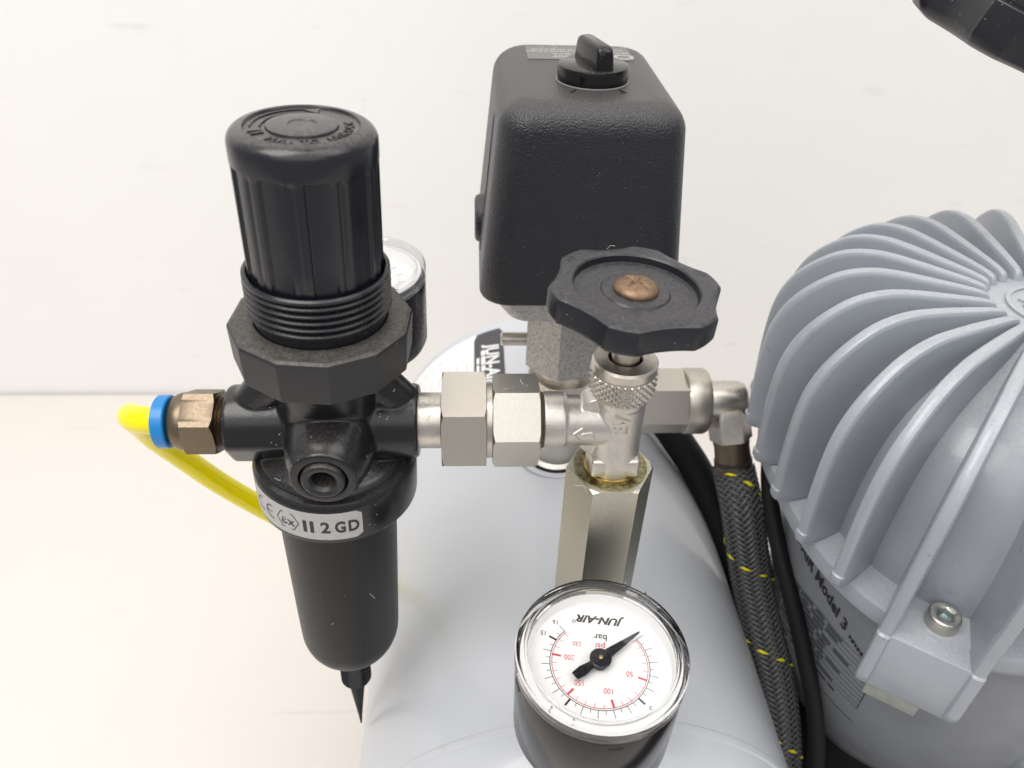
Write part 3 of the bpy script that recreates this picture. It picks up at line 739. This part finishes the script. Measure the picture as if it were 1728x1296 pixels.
G2 = (-36.0, 218.0, 383.5)
g2, FG2, dial2, k2 = gauge('pressure_gauge', 'small pressure gauge half hidden behind the threaded neck of the filter', G2, 20.6, 32.0, 'pressure gauges', 0, False)
mb = MB(); mr = MB()
for i in range(49):
    a = radians(-48 + i * 5.6); q = 11.6; L = 2.2 if i % 4 == 0 else 1.2
    for tgt, r0, r1, w in ((mb, q, q + L, 0.09 if i % 4 else 0.16), (mr, q - 0.3 - L * .6, q - 0.3, 0.07)):
        ca, sa = cos(a), sin(a)
        tgt.add([(r * ca - s * sa, r * sa + s * ca, -7.6 * k2 + 0.05) for r, s in ((r0, -w), (r1, -w), (r1, w), (r0, w))], [(0, 1, 2, 3)], FG2)
mb.build('black_scale', 'ink', dial2, fix=False); mr.build('red_scale', 'red', dial2, fix=False)
MB().tube([(-40, PY + 8, PZ - 2), (-38, PY + 22, PZ - 2), (G2[0], G2[1] - 2, PZ - 2)], 6.0, 20).build('connecting_stem', 'nickel', g2)

# ------------------------------------------------------------------ pressure switch
MX, MY = 38.0, 270.0
sw = thing('pressure_switch', 'black grained pressure switch box with rotary knob on its top', 'switch', (MX, MY, 305))
# tapered, rounded cover lofted from rounded rectangles
def rrect(w, d, r, z, cx, cy, n_=10):
    pts = []
    for (sx, sy, a0) in ((1, 1, 0), (-1, 1, 90), (-1, -1, 180), (1, -1, 270)):
        for i in range(n_ + 1):
            a = radians(a0 + 90 * i / n_)
            pts.append((cx + sx * (w / 2 - r) + r * cos(a), cy + sy * (d / 2 - r) + r * sin(a), z))
    return pts
BX, BY, BZ0, BZ1 = 39.0, 287.0, 354.0, 424.5
rr = []
def crow(z, inset):
    t = (z - BZ0) / (BZ1 - BZ0)
    w = 74.5 - 13.5 * t; d = 95.0 - 8.0 * t
    rr.append(rrect(w - 2 * inset, d - 2 * inset, max(1.0, 11.0 - 0.6 * inset), z, BX, BY))
crow(BZ0, 1.6); crow(BZ0 + 0.5, 0.5); crow(BZ0 + 1.6, 0.0)
for i in range(1, 9): crow(BZ0 + 1.6 + (BZ1 - 9.5 - BZ0 - 1.6) * i / 8, 0.0)
for i in range(1, 11):
    a = pi / 2 * i / 10; crow(BZ1 - 9.5 + 9.5 * sin(a), 9.5 * (1 - cos(a)))
cover = MB().rings(rr).build('cover', 'black_grain', sw, 30)
cover.data.materials[0] = M['black_grain']
# shallow side rib on the left flank
mb = MB()
mb.tube([(BX - 36.0, BY - 14, 360), (BX - 33.0, BY - 13, 392), (BX - 31.2, BY - 11, 410), (BX - 29.6, BY - 8, 417)], 1.1, 12)
mb.build('side_rib', 'black_grain', cover)
# cable gland boss on the left side
FGl = frame((BX - 35.2, BY + 2, 366), (-1, 0, 0), (0, 0, 1))
MB().lathe([(9.6, -4), (9.6, 1.6), (9.0, 3.0), (7.6, 3.6), (7.0, 3.3), (6.8, 2.4), (0, 2.4)], 56, FGl).build('cable_entry', 'black_grain', sw, 30)
# rotary knob
KX, KY, KZ = 41.0, 275.0, BZ1
FK = frame((KX, KY, KZ), (0, 0, 1), (1, 0, 0))
kd = MB().lathe([(12.3, -0.4), (12.3, 4.6), (12.0, 5.2), (11.4, 5.5), (0, 5.6)], 72, FK).build('rotary_knob', 'black_gloss', sw, 30)
Fg = FK @ Matrix.Rotation(radians(105), 4, 'Z')
rr = []
for z, L0, L1, w in ((5.3, -10.8, 10.9, 3.3), (7, -10.7, 10.8, 3.2), (10.2, -10.2, 10.5, 3.0), (11.8, -9.6, 10.1, 2.8), (12.6, -8.6, 9.3, 2.3), (12.9, -7.4, 8.4, 1.5)):
    pts = []
    rc = min(1.6, w * 0.9)
    for (sx, sy, a0) in ((1, 1, 0), (-1, 1, 90), (-1, -1, 180), (1, -1, 270)):
        for i in range(5):
            a = radians(a0 + 90 * i / 4)
            cx_ = (L1 - rc) if sx > 0 else (L0 + rc)
            pts.append((cx_ + rc * cos(a), sy * (w - rc) + rc * sin(a), z))
    rr.append(pts)
MB().rings(rr, mtx=Fg).build('grip', 'black_gloss', kd, 40)
MB().loop_lathe([(12.35, 0.02), (12.35, 0.3), (12.6, 0.3), (12.6, 0.02)], 72, FK).build('dust_ring', 'rating_print', kd)
mb = MB()
for a, L in ((240, 4.0), (302, 3.4)):
    t = radians(a)
    mb.tube([(KX + q * cos(t), KY + q * sin(t), KZ + 0.05) for q in (14.2, 14.2 + L * .5, 14.2 + L)], 0.3, 8)
t = radians(302); mb.tube([(KX + 17.6 * cos(t) - 1.8, KY + 17.6 * sin(t) - .3, KZ + .05), (KX + 17.6 * cos(t), KY + 17.6 * sin(t), KZ + .05), (KX + 17.6 * cos(t) + .3, KY + 17.6 * sin(t) + .2, KZ + .05)], 0.3, 8)
mb.build('position_marks', 'black_gloss', sw)
# rating label on the far part of the top
rl = MB().bevel_box((BX + 1.0, 310.0, BZ1 + 0.10), (40, 19, 0.24), 0.08, 1).build('rating_label', 'rating', sw)
mb = MB()
def flat_text(mb, body, size, x, y, z, bold=0.0, spacing=1.0):
    vs_, fs_ = text_geo(body, size, 0.0, bold, 0, 'CENTER', spacing)
    mb.add([(x - u, y - v, z) for u, v, zz in vs_], fs_)
zt_ = BZ1 + 0.26
flat_text(mb, 'condor', 5.2, BX - 2.0, 303.4, zt_, 0.12)
for yy_, x0_, x1_ in ((307.8, -9, -3), (311.2, -19, 2), (314.0, -17, 0), (310.6, 12, 19), (314.6, 13, 19)):
    u = x0_
    while u < x1_:
        L = 1.0 + random.random() * 2.2
        mb.add([(BX + u, yy_ - .65, zt_), (BX + u + L, yy_ - .65, zt_), (BX + u + L, yy_ + .65, zt_), (BX + u, yy_ + .65, zt_)], [(0, 1, 2, 3)]); u += L + 0.6
for cxx, mid in ((-14.2, 0), (-9.0, 1)):
    pts = [(BX + cxx - 1.9 * cos(radians(a)), 316.6 - 1.9 * sin(radians(a))) for a in range(90, 275, 15)]
    for p, q in zip(pts, pts[1:]):
        mb.tube([(p[0], p[1], zt_), ((p[0] + q[0]) / 2, (p[1] + q[1]) / 2, zt_), (q[0], q[1], zt_)], 0.22, 6)
mb.loop_lathe([(4.0, 0), (4.0, .06), (2.5, .06), (2.5, 0)], 40, Matrix.Translation((BX + 17.5, 304.4, zt_)) @ Matrix.Scale(0.9, 4, (0, 1, 0)))
mb.build('label_lettering', 'rating_print', rl, fix=False)
# die-cast base and neck
rr = [rrect(50, 56, 9, 345.0, BX, 273), rrect(54, 60, 9, 345.8, BX, 273), rrect(61, 63, 9, 351, BX, 273), rrect(63, 64, 8, 355.5, BX, 273)]
MB().rings(rr).build('base_flange', 'diecast', sw, 30)
FM = frame((MX, MY, 0), (0, 0, 1), (1, 0, 0))
MB().nut(6, 29.5, 309.5, 345, FM, rot=radians(17), cb=0.93, ct=1.0, tanc=0.6).build('hexagon_neck', 'diecast', sw, 25)
MB().lathe([(11.4, 302.5), (11.4, 306.8), (12.0, 307.4), (12.0, 309.8)], 56, FM).build('neck_thread', 'nickel', sw)
MB().lathe([(2.9, 12), (2.9, 25.4), (2.5, 25.9)], 28, frame((MX - 1, MY, 320.0), (-1, 0, 0), (0, 0, 1))).build('relief_pin', 'nickel', sw)

# ------------------------------------------------------------------ manifold on the tank and elbow to the braided hose
man = thing('manifold_fitting', 'nickel manifold fitting screwed into the tank below the pressure switch', 'fitting', (MX, MY, 255))
MB().nut(6, 27.0, 293.5, 303.4, FM, rot=radians(8), cb=0.97, ct=0.93).build('hexagon_collar', 'zinc_warm', man, 25)
MB().lathe([(13.6, 253.6), (13.6, 257.2), (11.6, 258.4), (11.6, 292), (12.4, 293.7)], 56, FM).build('riser', 'nickel_cast', man)
MB().loop_lathe([(13.5, 253.7), (17.2, 253.7), (17.2, 255.6), (13.5, 256.8)], 56, FM).build('weld_boss', 'tank', man)
MB().loop_lathe([(13.7, 255.9), (15.0, 255.9), (15.0, 257.0), (13.7, 257.2)], 56, FM).build('seal_ring', 'rubber', man)
FAr = frame((0, MY, 286.4), (1, 0, 0), (0, 0, 1))
MB().lathe([(11.2, 40), (11.2, 66)], 48, FAr).build('side_branch', 'nickel_cast', man)
MB().nut(6, 26.0, 64, 97.5, FAr, rot=radians(35), cb=0.95, ct=0.96).build('swivel_nut', 'zinc_warm', man, 25)
MB().lathe([(14.6, 93.6), (15.0, 94.4), (15.0, 102.6), (14.3, 104.0), (9.0, 104.6)], 64, FAr).build('nut_collar', 'zinc_warm', man, 30)
elb = thing('elbow_fitting', 'small nickel elbow fitting at the top end of the braided hose', 'elbow', (113, MY, 268))
mb = MB()
mb.lathe([(8.6, 103.8), (9.0, 105), (9.2, 113), (9.0, 119.4), (8.2, 121.4), (6.4, 122.6), (0, 123.0)], 48, FAr)
mb.build('elbow_knuckle', 'nickel', elb, 40)
hose_pts = [(114.5, 266.5, 281.5), (118.0, 259.0, 266), (122.5, 243, 245), (128.5, 228.5, 217), (133.5, 212, 197), (138.3, 197, 179), (140.5, 181, 160), (141, 167, 138), (141, 157, 112)]
hd = (Vector(hose_pts[1]) - Vector(hose_pts[0])).normalized()
Fe = frame((114.0, MY, 288.5), tuple(Vector((118.5, 260.5, 265.5)) - Vector((114.0, MY, 288.5))), (1, 0, 0))
MB().nut(6, 16.6, 5.0, 20.0, Fe, rot=radians(12), cb=0.96, ct=0.96).build('hexagon_leg', 'nickel', elb, 25)
HC = bez(hose_pts, 160)
# start of braid: after the ferrule
ferr_end = Fe @ Vector((0, 0, 35.5))
hose = thing('braided_hose', 'grey braided hose with yellow tracer dashes between tank and motor', 'hose', (141, 150, 100))
MB().lathe([(7.4, 18.6), (8.2, 19.4), (8.2, 22), (7.95, 23.2), (8.2, 30), (9.0, 34.6), (9.4, 35.6), (8.4, 35.8)], 48, Fe, rf=lambda t, r, z: r - (0.22 * (0.5 + 0.5 * cos(8 * t)) if 22.5 < z < 33 else 0)).build('ferrule', 'bronze', hose, 30)
hp = [Fe @ Vector((0, 0, 30)), Fe @ Vector((0, 0, 36))] + [Vector(p) for p in hose_pts[2:]]
HC = bez(hp, 240)
HR = 9.4
# parallel-transport frames along the hose
fr_ = []; Lacc = [0.0]
nrm = (HC[1] - HC[0]).normalized().orthogonal().normalized()
for i in range(len(HC)):
    t = (HC[min(i + 1, len(HC) - 1)] - HC[max(i - 1, 0)]).normalized()
    nrm = (nrm - t * nrm.dot(t)).normalized(); fr_.append((HC[i], nrm.copy(), t.cross(nrm)))
    if i: Lacc.append(Lacc[-1] + (HC[i] - HC[i - 1]).length)
Ltot = Lacc[-1]
def hose_at(s):
    import bisect
    k = max(0, min(len(Lacc) - 2, bisect.bisect_right(Lacc, s) - 1)); u = (s - Lacc[k]) / max(1e-6, Lacc[k + 1] - Lacc[k])
    a, b = fr_[k], fr_[k + 1]
    return a[0].lerp(b[0], u), a[1].lerp(b[1], u), a[2].lerp(b[2], u)
MB().tube(HC, HR - 0.75, 28).build('core', 'braid_core', hose, 60)
NB = 16; PITCH_H = 40.0
def strand(k, dirn, s0, s1, w, mb, step=0.55, lift=0.0):
    m = int((s1 - s0) / step) + 1
    if m < 2: return
    rows_ = []
    for i in range(m + 1):
        s = s0 + (s1 - s0) * i / m
        c, n_, b_ = hose_at(s)
        th = dirn * 2 * pi * s / PITCH_H + 2 * pi * k / NB
        # over two, under two
        ph = (2 * pi * s / PITCH_H) * NB / pi / 1.0
        q = ((ph + 2 * k - 0.5) / 4.0) % 1.0 if dirn > 0 else ((2 * k - ph - 0.5) / 4.0) % 1.0
        wv = cos(2 * pi * q) * (1 if dirn > 0 else -1)
        h = HR - 0.30 + 0.45 * max(-1, min(1, 1.8 * wv)) + lift
        row = []
        for (du, dh) in ((-w, -0.25), (-w * 0.6, 0.12), (0, 0.22), (w * 0.6, 0.12), (w, -0.25)):
            a = th + du / HR
            row.append(tuple(c + (n_ * cos(a) + b_ * sin(a)) * (h + dh)))
        rows_.append(row)
    vs_ = [p for r in rows_ for p in r]
    mb.add(vs_, [(i * 5 + j, i * 5 + j + 1, (i + 1) * 5 + j + 1, (i + 1) * 5 + j) for i in range(m) for j in range(4)])
mb = MB()
for k in range(NB):
    strand(k, 1, 4.0, Ltot - 1, 1.1, mb); strand(k, -1, 4.0, Ltot - 1, 1.1, mb)
br = mb.build('braid', 'braid', hose, 60, fix=False); br['kind'] = 'stuff'
mb = MB()
for kq in range(0, 4):
    # the tracer yarn shows where it runs over the others
    pass
mt = MB(); s = 6.0; k_t = 3
while s < Ltot - 4:
    ph = (2 * pi * s / PITCH_H) * NB / pi; q = ((2 * k_t - ph - 0.5) / 4.0) % 1.0
    if -cos(2 * pi * q) > 0.1:
        strand(k_t, -1, s, s + 0.4, 1.35, mt, 0.2, 0.34)
    s += 0.4
mt.build('tracer_yarn', 'tracer', hose, 60, fix=False)

# black cables in the gap
def cable(name, label, pts, r, material='rubber'):
    o = MB().tube(bez(pts, 90), r, 24).build(name, material, None, 60)
    o['label'] = label; o['category'] = 'cable'
    return o
cable('power_cable', 'thick black cable hugging the tank side behind the braided hose',
      [(84, 330, 258), (93, 312, 251), (104.5, 295, 240.5), (115, 283, 228), (124, 268, 211), (132, 250, 191), (139.5, 233, 168), (146, 215, 143), (148, 200, 110), (148, 190, 80)], 8.0)
CABLE2 = [(146, 290, 268), (137, 262, 264), (131.5, 240, 258), (132, 219, 245), (136, 201, 230), (141, 187, 212), (146, 174, 192), (149, 162, 165), (150, 152, 110)]
cable('control_cable', 'slim black cable running down beside the motor housing right of the hose',
      CABLE2, 3.6)

# ------------------------------------------------------------------ motor with finned cover
CX, CY = 199.0, 219.0
mot = thing('compressor_motor', 'grey compressor motor with radial cooling fins at the right edge', 'motor', (CX, CY, 90))
FC = frame((CX, CY, 0), (0, 0, 1), (1, 0, 0))
def ksh(t):
    k = 1.0
    for a, amp in ((235.5, 0.18), (325.5, 0.18), (55.5, 0.12), (145.5, 0.0)):
        d = abs((t - radians(a) + pi) % (2 * pi) - pi)
        k += amp * (0.5 + 0.5 * cos(min(pi, d / radians(54) * pi)))
    return k
def cover_rf(t, r, z):
    w = smooth(30, 62, r)
    return r * (1 + (ksh(t) - 1) * w)
valley = [(66, 290), (72.0, 290.3), (72.5, 298), (72.2, 308), (71.4, 320), (69.8, 331), (67.0, 340), (63.0, 347), (57.5, 352.6), (51, 356.9), (44, 360.2), (37, 362.8), (30, 364.8), (22, 366.0), (10, 366.6), (0, 366.7)]
cov = MB().lathe(valley, 144, FC, rf=cover_rf).build('fin_cover', 'motor', mot, 40)
ridge_pts = bez([(19.5, 363.0, 0), (20.8, 367.6, 0), (24, 370.0, 0), (38, 371.8, 0), (54, 373.2, 0), (63, 372.6, 0), (71, 370, 0), (77.5, 365.3, 0), (83, 359.5, 0), (87, 353, 0), (89.6, 345, 0), (90.6, 335, 0), (90.6, 322, 0), (90.0, 308, 0), (89.6, 303.4, 0)], 42)
root_pts = bez([(19.5, 360, 0), (21, 360, 0), (25, 359, 0), (34, 356, 0), (44, 351, 0), (51, 346, 0), (56, 343, 0), (60, 339.5, 0), (63, 336, 0), (65, 332, 0), (66.5, 327, 0), (67.5, 322, 0), (68.2, 315, 0), (68.5, 306, 0), (68.5, 303, 0)], 42)
ridge = [(p.x, p.y) for p in ridge_pts]
def fin_mesh(theta, low=None):
    """a fin with rounded ridge and a little draft; its root lies inside the cover"""
    ct, st = cos(theta), sin(theta); k = ksh(theta)
    R_ = [(r * (1 + (k - 1) * smooth(30, 62, r)), z) for r, z in ridge]
    T_ = [(p.x * (1 + (k - 1) * smooth(30, 62, p.x)), p.y) for p in root_pts]
    rl = R_[-1][0]; r0 = T_[-1][0]
    if low: ext = [(rl, 294.5), (rl + 0.9, 293.8), (rl + 1.3, low + 6), (rl + 1.0, low + 2.6), (rl + 0.0, low + 0.8), (rl - 1.8, low)]
    else: ext = [(rl + 0.1, 302.6), (rl + 0.7, 302.2), (rl + 0.6, 299.4), (rl - 0.4, 297.4), (rl - 2.4, 296.4)]
    R_ += ext; T_ += [(r0, z) for r, z in ext]
    rings_ = []
    for (r, z), (ri, zi) in zip(R_, T_):
        D = hypot(r - ri, z - zi); ox, oz = (r - ri) / D, (z - zi) / D
        sec = []; th_ = 0.74 + 0.26 * smooth(18, 45, r)
        for h, w in ((-D, 3.1), (-D * .5, 2.7), (-2.2, 2.3), (-1.1, 2.12), (-0.4, 1.65), (-0.08, 0.9), (0.0, 0.0), (-0.08, -0.9), (-0.4, -1.65), (-1.1, -2.12), (-2.2, -2.3), (-D * .5, -2.7), (-D, -3.1)):
            h = max(h, -D); w *= th_
            sec.append(((r + ox * h) * ct - w * st + CX, (r + ox * h) * st + w * ct + CY, z + oz * h))
        rings_.append(sec)
    return MB().rings(rings_)
for a in (30, 45, 60, 75, 91, 107.5, 122.5, 136.5, 150, 164.5, 179.5, 193, 206, 217, 228, 243, 258, 272, 286, 300, 318, 333, 348, 14):
    low = 268.0 if a in (228, 243, 318, 333) else None
    fin_mesh(radians(a), low).build('fin', 'motor', cov, 32)
# flange lip between the fin feet
MB().lathe([(66, 286.5), (81, 286.5), (82, 287.2), (82.5, 289), (82.5, 294.5), (81.8, 295.6), (73, 296.4)], 144, FC, rf=lambda t, r, z: r * ksh(t)).build('flange', 'motor', cov, 30)
# corner block with socket screw
def corner(theta_deg, parent):
    th = radians(theta_deg)
    Fb = frame((CX, CY, 0), (0, 0, 1), (cos(th), sin(th), 0))
    MB().bevel_box((91.0, 0, 281.6), (26, 25.5, 26.0), 1.0, 2, Fb).build('corner_block', 'motor', parent)
    MB().bevel_box((98.0, -3.0, 266.0), (8, 17, 10), 0.6, 2, Fb).build('clamp_plate', 'greenish', parent)
    Fs = Fb @ Matrix.Translation((91.0, 0.5, 10.5))
    rr = []; nn_ = 48
    for r, z, hx in ((5.0, 284.2, 0), (5.0, 289.3, 0), (4.85, 289.8, 0), (4.4, 290.1, 0), (3.2, 290.1, 0), (2.6, 289.7, 1), (2.5, 287.2, 1)):
        rr.append([((r if not hx else r * 0.93 / cos((2 * pi * j / nn_) % (pi / 3) - pi / 6)) * cos(2 * pi * j / nn_), (r if not hx else r * 0.93 / cos((2 * pi * j / nn_) % (pi / 3) - pi / 6)) * sin(2 * pi * j / nn_), z) for j in range(nn_)])
    sc_ = MB().rings(rr, mtx=Fs).build('socket_screw', 'zinc', parent, 30)
    MB().lathe([(2.8, 286.6), (2.8, 287.6), (1.2, 287.4), (0, 287.2)], 24, Fs).build('socket', 'socket', sc_)
corner(235.5, cov); corner(325.5, cov)
# cast emblem on the hub
mb = MB()
mb.loop_lathe([(13.5, 366.0), (13.5, 367.2), (15.0, 367.2), (15.0, 366.0)], 64, FC @ Matrix.Translation((0, 0, 0)))
mb.tube([(CX - 9, CY + 6, 366.8), (CX - 4, CY - 2, 366.9), (CX + 6, CY - 4, 366.9)], 0.7, 8)
mb.tube([(CX - 10, CY + 1, 366.8), (CX - 3, CY + 4, 366.9), (CX + 6, CY + 3, 366.9)], 0.7, 8)
mb.build('emblem', 'motor', cov)
# lower housing
hprof = [(14, 130), (28, 136), (40, 148), (49, 166), (56, 188), (60.8, 212), (63.2, 238), (63.2, 262), (63, 276), (62.5, 284), (61, 290)]
def hsh(t):
    d = math.degrees(t) % 360
    return 1 + (0.15 * smooth(200, 238, d) + 0.20 * smooth(222, 275, d)) * (1 - smooth(330, 359, d))
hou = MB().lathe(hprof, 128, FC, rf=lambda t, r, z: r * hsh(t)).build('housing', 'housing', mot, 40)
def on_house(ang, z, h=0.15):
    for (r0, za), (r1, zb_) in zip(hprof, hprof[1:]):
        if za <= z <= zb_:
            r = r0 + (r1 - r0) * (z - za) / (zb_ - za); break
    else: r = 72
    r *= hsh(ang)
    return (CX + (r + h) * cos(ang), CY + (r + h) * sin(ang), z)
def house_rect(mb, a0, a1, z0, z1, h=0.25):
    n_ = max(2, int(abs(a1 - a0) / 3))
    vs_ = []
    for i in range(n_ + 1):
        a = radians(a0 + (a1 - a0) * i / n_); vs_ += [on_house(a, z0, h), on_house(a, z1, h)]
    mb.add(vs_, [(2 * i, 2 * i + 2, 2 * i + 3, 2 * i + 1) for i in range(n_)])
mb = MB()
def house_text(mb, body, size, ang, z, bold=0.0, align='CENTER'):
    vs_, fs_ = text_geo(body, size, 0.0, bold, 0, align, cuts=1)
    mb.add([on_house(radians(ang) + u / 73.0, z + v - 0.30 * u, 0.3) for u, v, zz in vs_], fs_)
house_text(mb, 'JUN-AIR Model 3', 7.4, 218.0, 246.0, 0.22, 'RIGHT')
a_, z_ = 219.6, 243.6
while a_ < 226:
    L_ = 0.5 + random.random() * 0.9
    house_rect(mb, a_, a_ + L_, z_ - 0.9, z_ + 0.9, 0.3); a_ += L_ + 0.35; z_ -= 0.62
mb.build('model_lettering', 'ink', hou, fix=False)
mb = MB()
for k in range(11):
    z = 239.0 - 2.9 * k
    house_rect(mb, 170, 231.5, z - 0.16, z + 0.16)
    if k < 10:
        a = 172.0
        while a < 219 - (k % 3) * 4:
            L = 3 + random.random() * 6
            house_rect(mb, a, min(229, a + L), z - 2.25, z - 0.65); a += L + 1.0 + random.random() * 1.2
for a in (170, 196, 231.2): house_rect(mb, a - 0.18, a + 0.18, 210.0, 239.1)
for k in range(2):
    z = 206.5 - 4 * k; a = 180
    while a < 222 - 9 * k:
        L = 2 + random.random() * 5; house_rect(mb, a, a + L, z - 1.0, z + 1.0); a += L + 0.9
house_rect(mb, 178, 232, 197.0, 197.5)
mb.build('type_plate_print_and_shade', 'ink_grey', hou, fix=False)  # bars drawn heavier so the print also stands in for shade
# casting boss on the housing flank near the lower right corner of the view
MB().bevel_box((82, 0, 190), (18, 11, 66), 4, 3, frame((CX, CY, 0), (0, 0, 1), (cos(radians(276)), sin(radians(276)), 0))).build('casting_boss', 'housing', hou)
MB().lathe([(34, 64), (34, 140)], 64, FC).build('pedestal', 'void', mot)
MB().bevel_box((205, 190, 60), (310, 330, 12), 3, 2).build('gap_darkening_plate', 'void', mot)  # black plate added so the gap beside the motor looks dark
for sx_, sy_ in ((95, 60), (335, 60), (95, 320), (335, 320)):
    MB().lathe([(14, 0), (14, 56)], 32, Matrix.Translation((sx_, sy_, 0))).build('rubber_foot', 'rubber', mot)

# ------------------------------------------------------------------ black lobed hand knob at the upper right
HKX, HKY, HKZ = 172.0, 258.0, 450.5
hk = thing('hand_knob', 'large black lobed plastic hand knob cut off by the top right corner', 'knob', (336, 264, 66))
FH = frame((HKX, HKY, HKZ), (0.34, -0.10, 1.0), (1, 0, 0))
nn_ = 288
def hr(t):
    u = ((t + radians(20)) % (2 * pi / 6)) / (2 * pi / 6)
    return 33.0 - 4.2 * (sin(pi * max(0.0, (u - 0.30) / 0.70)) ** 0.8)
rr = []
for k, z in ((0.30, -11), (0.78, -10.4), (0.92, -8.8), (0.985, -6.6), (1.0, -4), (1.0, 3.0), (0.992, 3.4), (0.992, 4.0), (1.0, 4.4), (1.0, 8), (0.97, 10.4), (0.88, 11.6), (0.3, 12)):
    rr.append([(hr(2 * pi * j / nn_) * k * cos(2 * pi * j / nn_), hr(2 * pi * j / nn_) * k * sin(2 * pi * j / nn_), z) for j in range(nn_)])
MB().rings(rr, mtx=FH).build('lobed_head', 'black_wheel', hk, 30)
MB().tube(bez([(HKX + 12, HKY, HKZ - 4), (260, 262, 445), (312, 264, 440), (333, 264, 420), (336, 264, 380), (336, 264, 66)], 40), 5, 20).build('post', 'nickel', hk)

# ------------------------------------------------------------------ a few stray fibres and lint caught on the fittings
mb = MB()
def lint(p, L, seed):
    rnd = random.Random(seed); q = Vector(p); d = Vector((rnd.uniform(-1, 1), rnd.uniform(-1, .3), rnd.uniform(-.2, 1))).normalized(); pts = [q.copy()]
    for i in range(6):
        d = (d + Vector((rnd.uniform(-.6, .6), rnd.uniform(-.6, .6), rnd.uniform(-.6, .5)))).normalized(); q = q + d * L / 6; pts.append(q.copy())
    mb.tube(bez(pts, 14), 0.055, 5)
for n_, (p, L) in enumerate([((-13, PY - 3, PZ + 8.3), 4), ((-11, PY - 2, PZ + 8.4), 5), ((-12, PY - 5, PZ + 7), 3.5), ((11, PY, PZ + 12), 4), ((15, PY + 1, PZ + 12), 3.5), ((30, PY - 9, 338.4), 5), ((51, PY - 6, 338.4), 4.5), ((33, PY - 10, 338.2), 4),
        ((58, PY + 12, 401.5), 3.5), ((37, PY + 20, 401.6), 3), ((-36, PY - 18, 337), 4), ((-32, PY - 21, 331), 4.5), ((-55, PY - 17, 350), 3), ((-33, PY - 17.5, 300), 2.5), ((-46, PY - 17.5, 285), 2.5)]):
    lint(p, L, n_ * 13 + 5)
fb = mb.build('lint_fibres', 'print_light', None, 60)
fb['kind'] = 'stuff'; fb['label'] = 'tiny pale lint fibres caught on the fittings'; fb['category'] = 'lint'
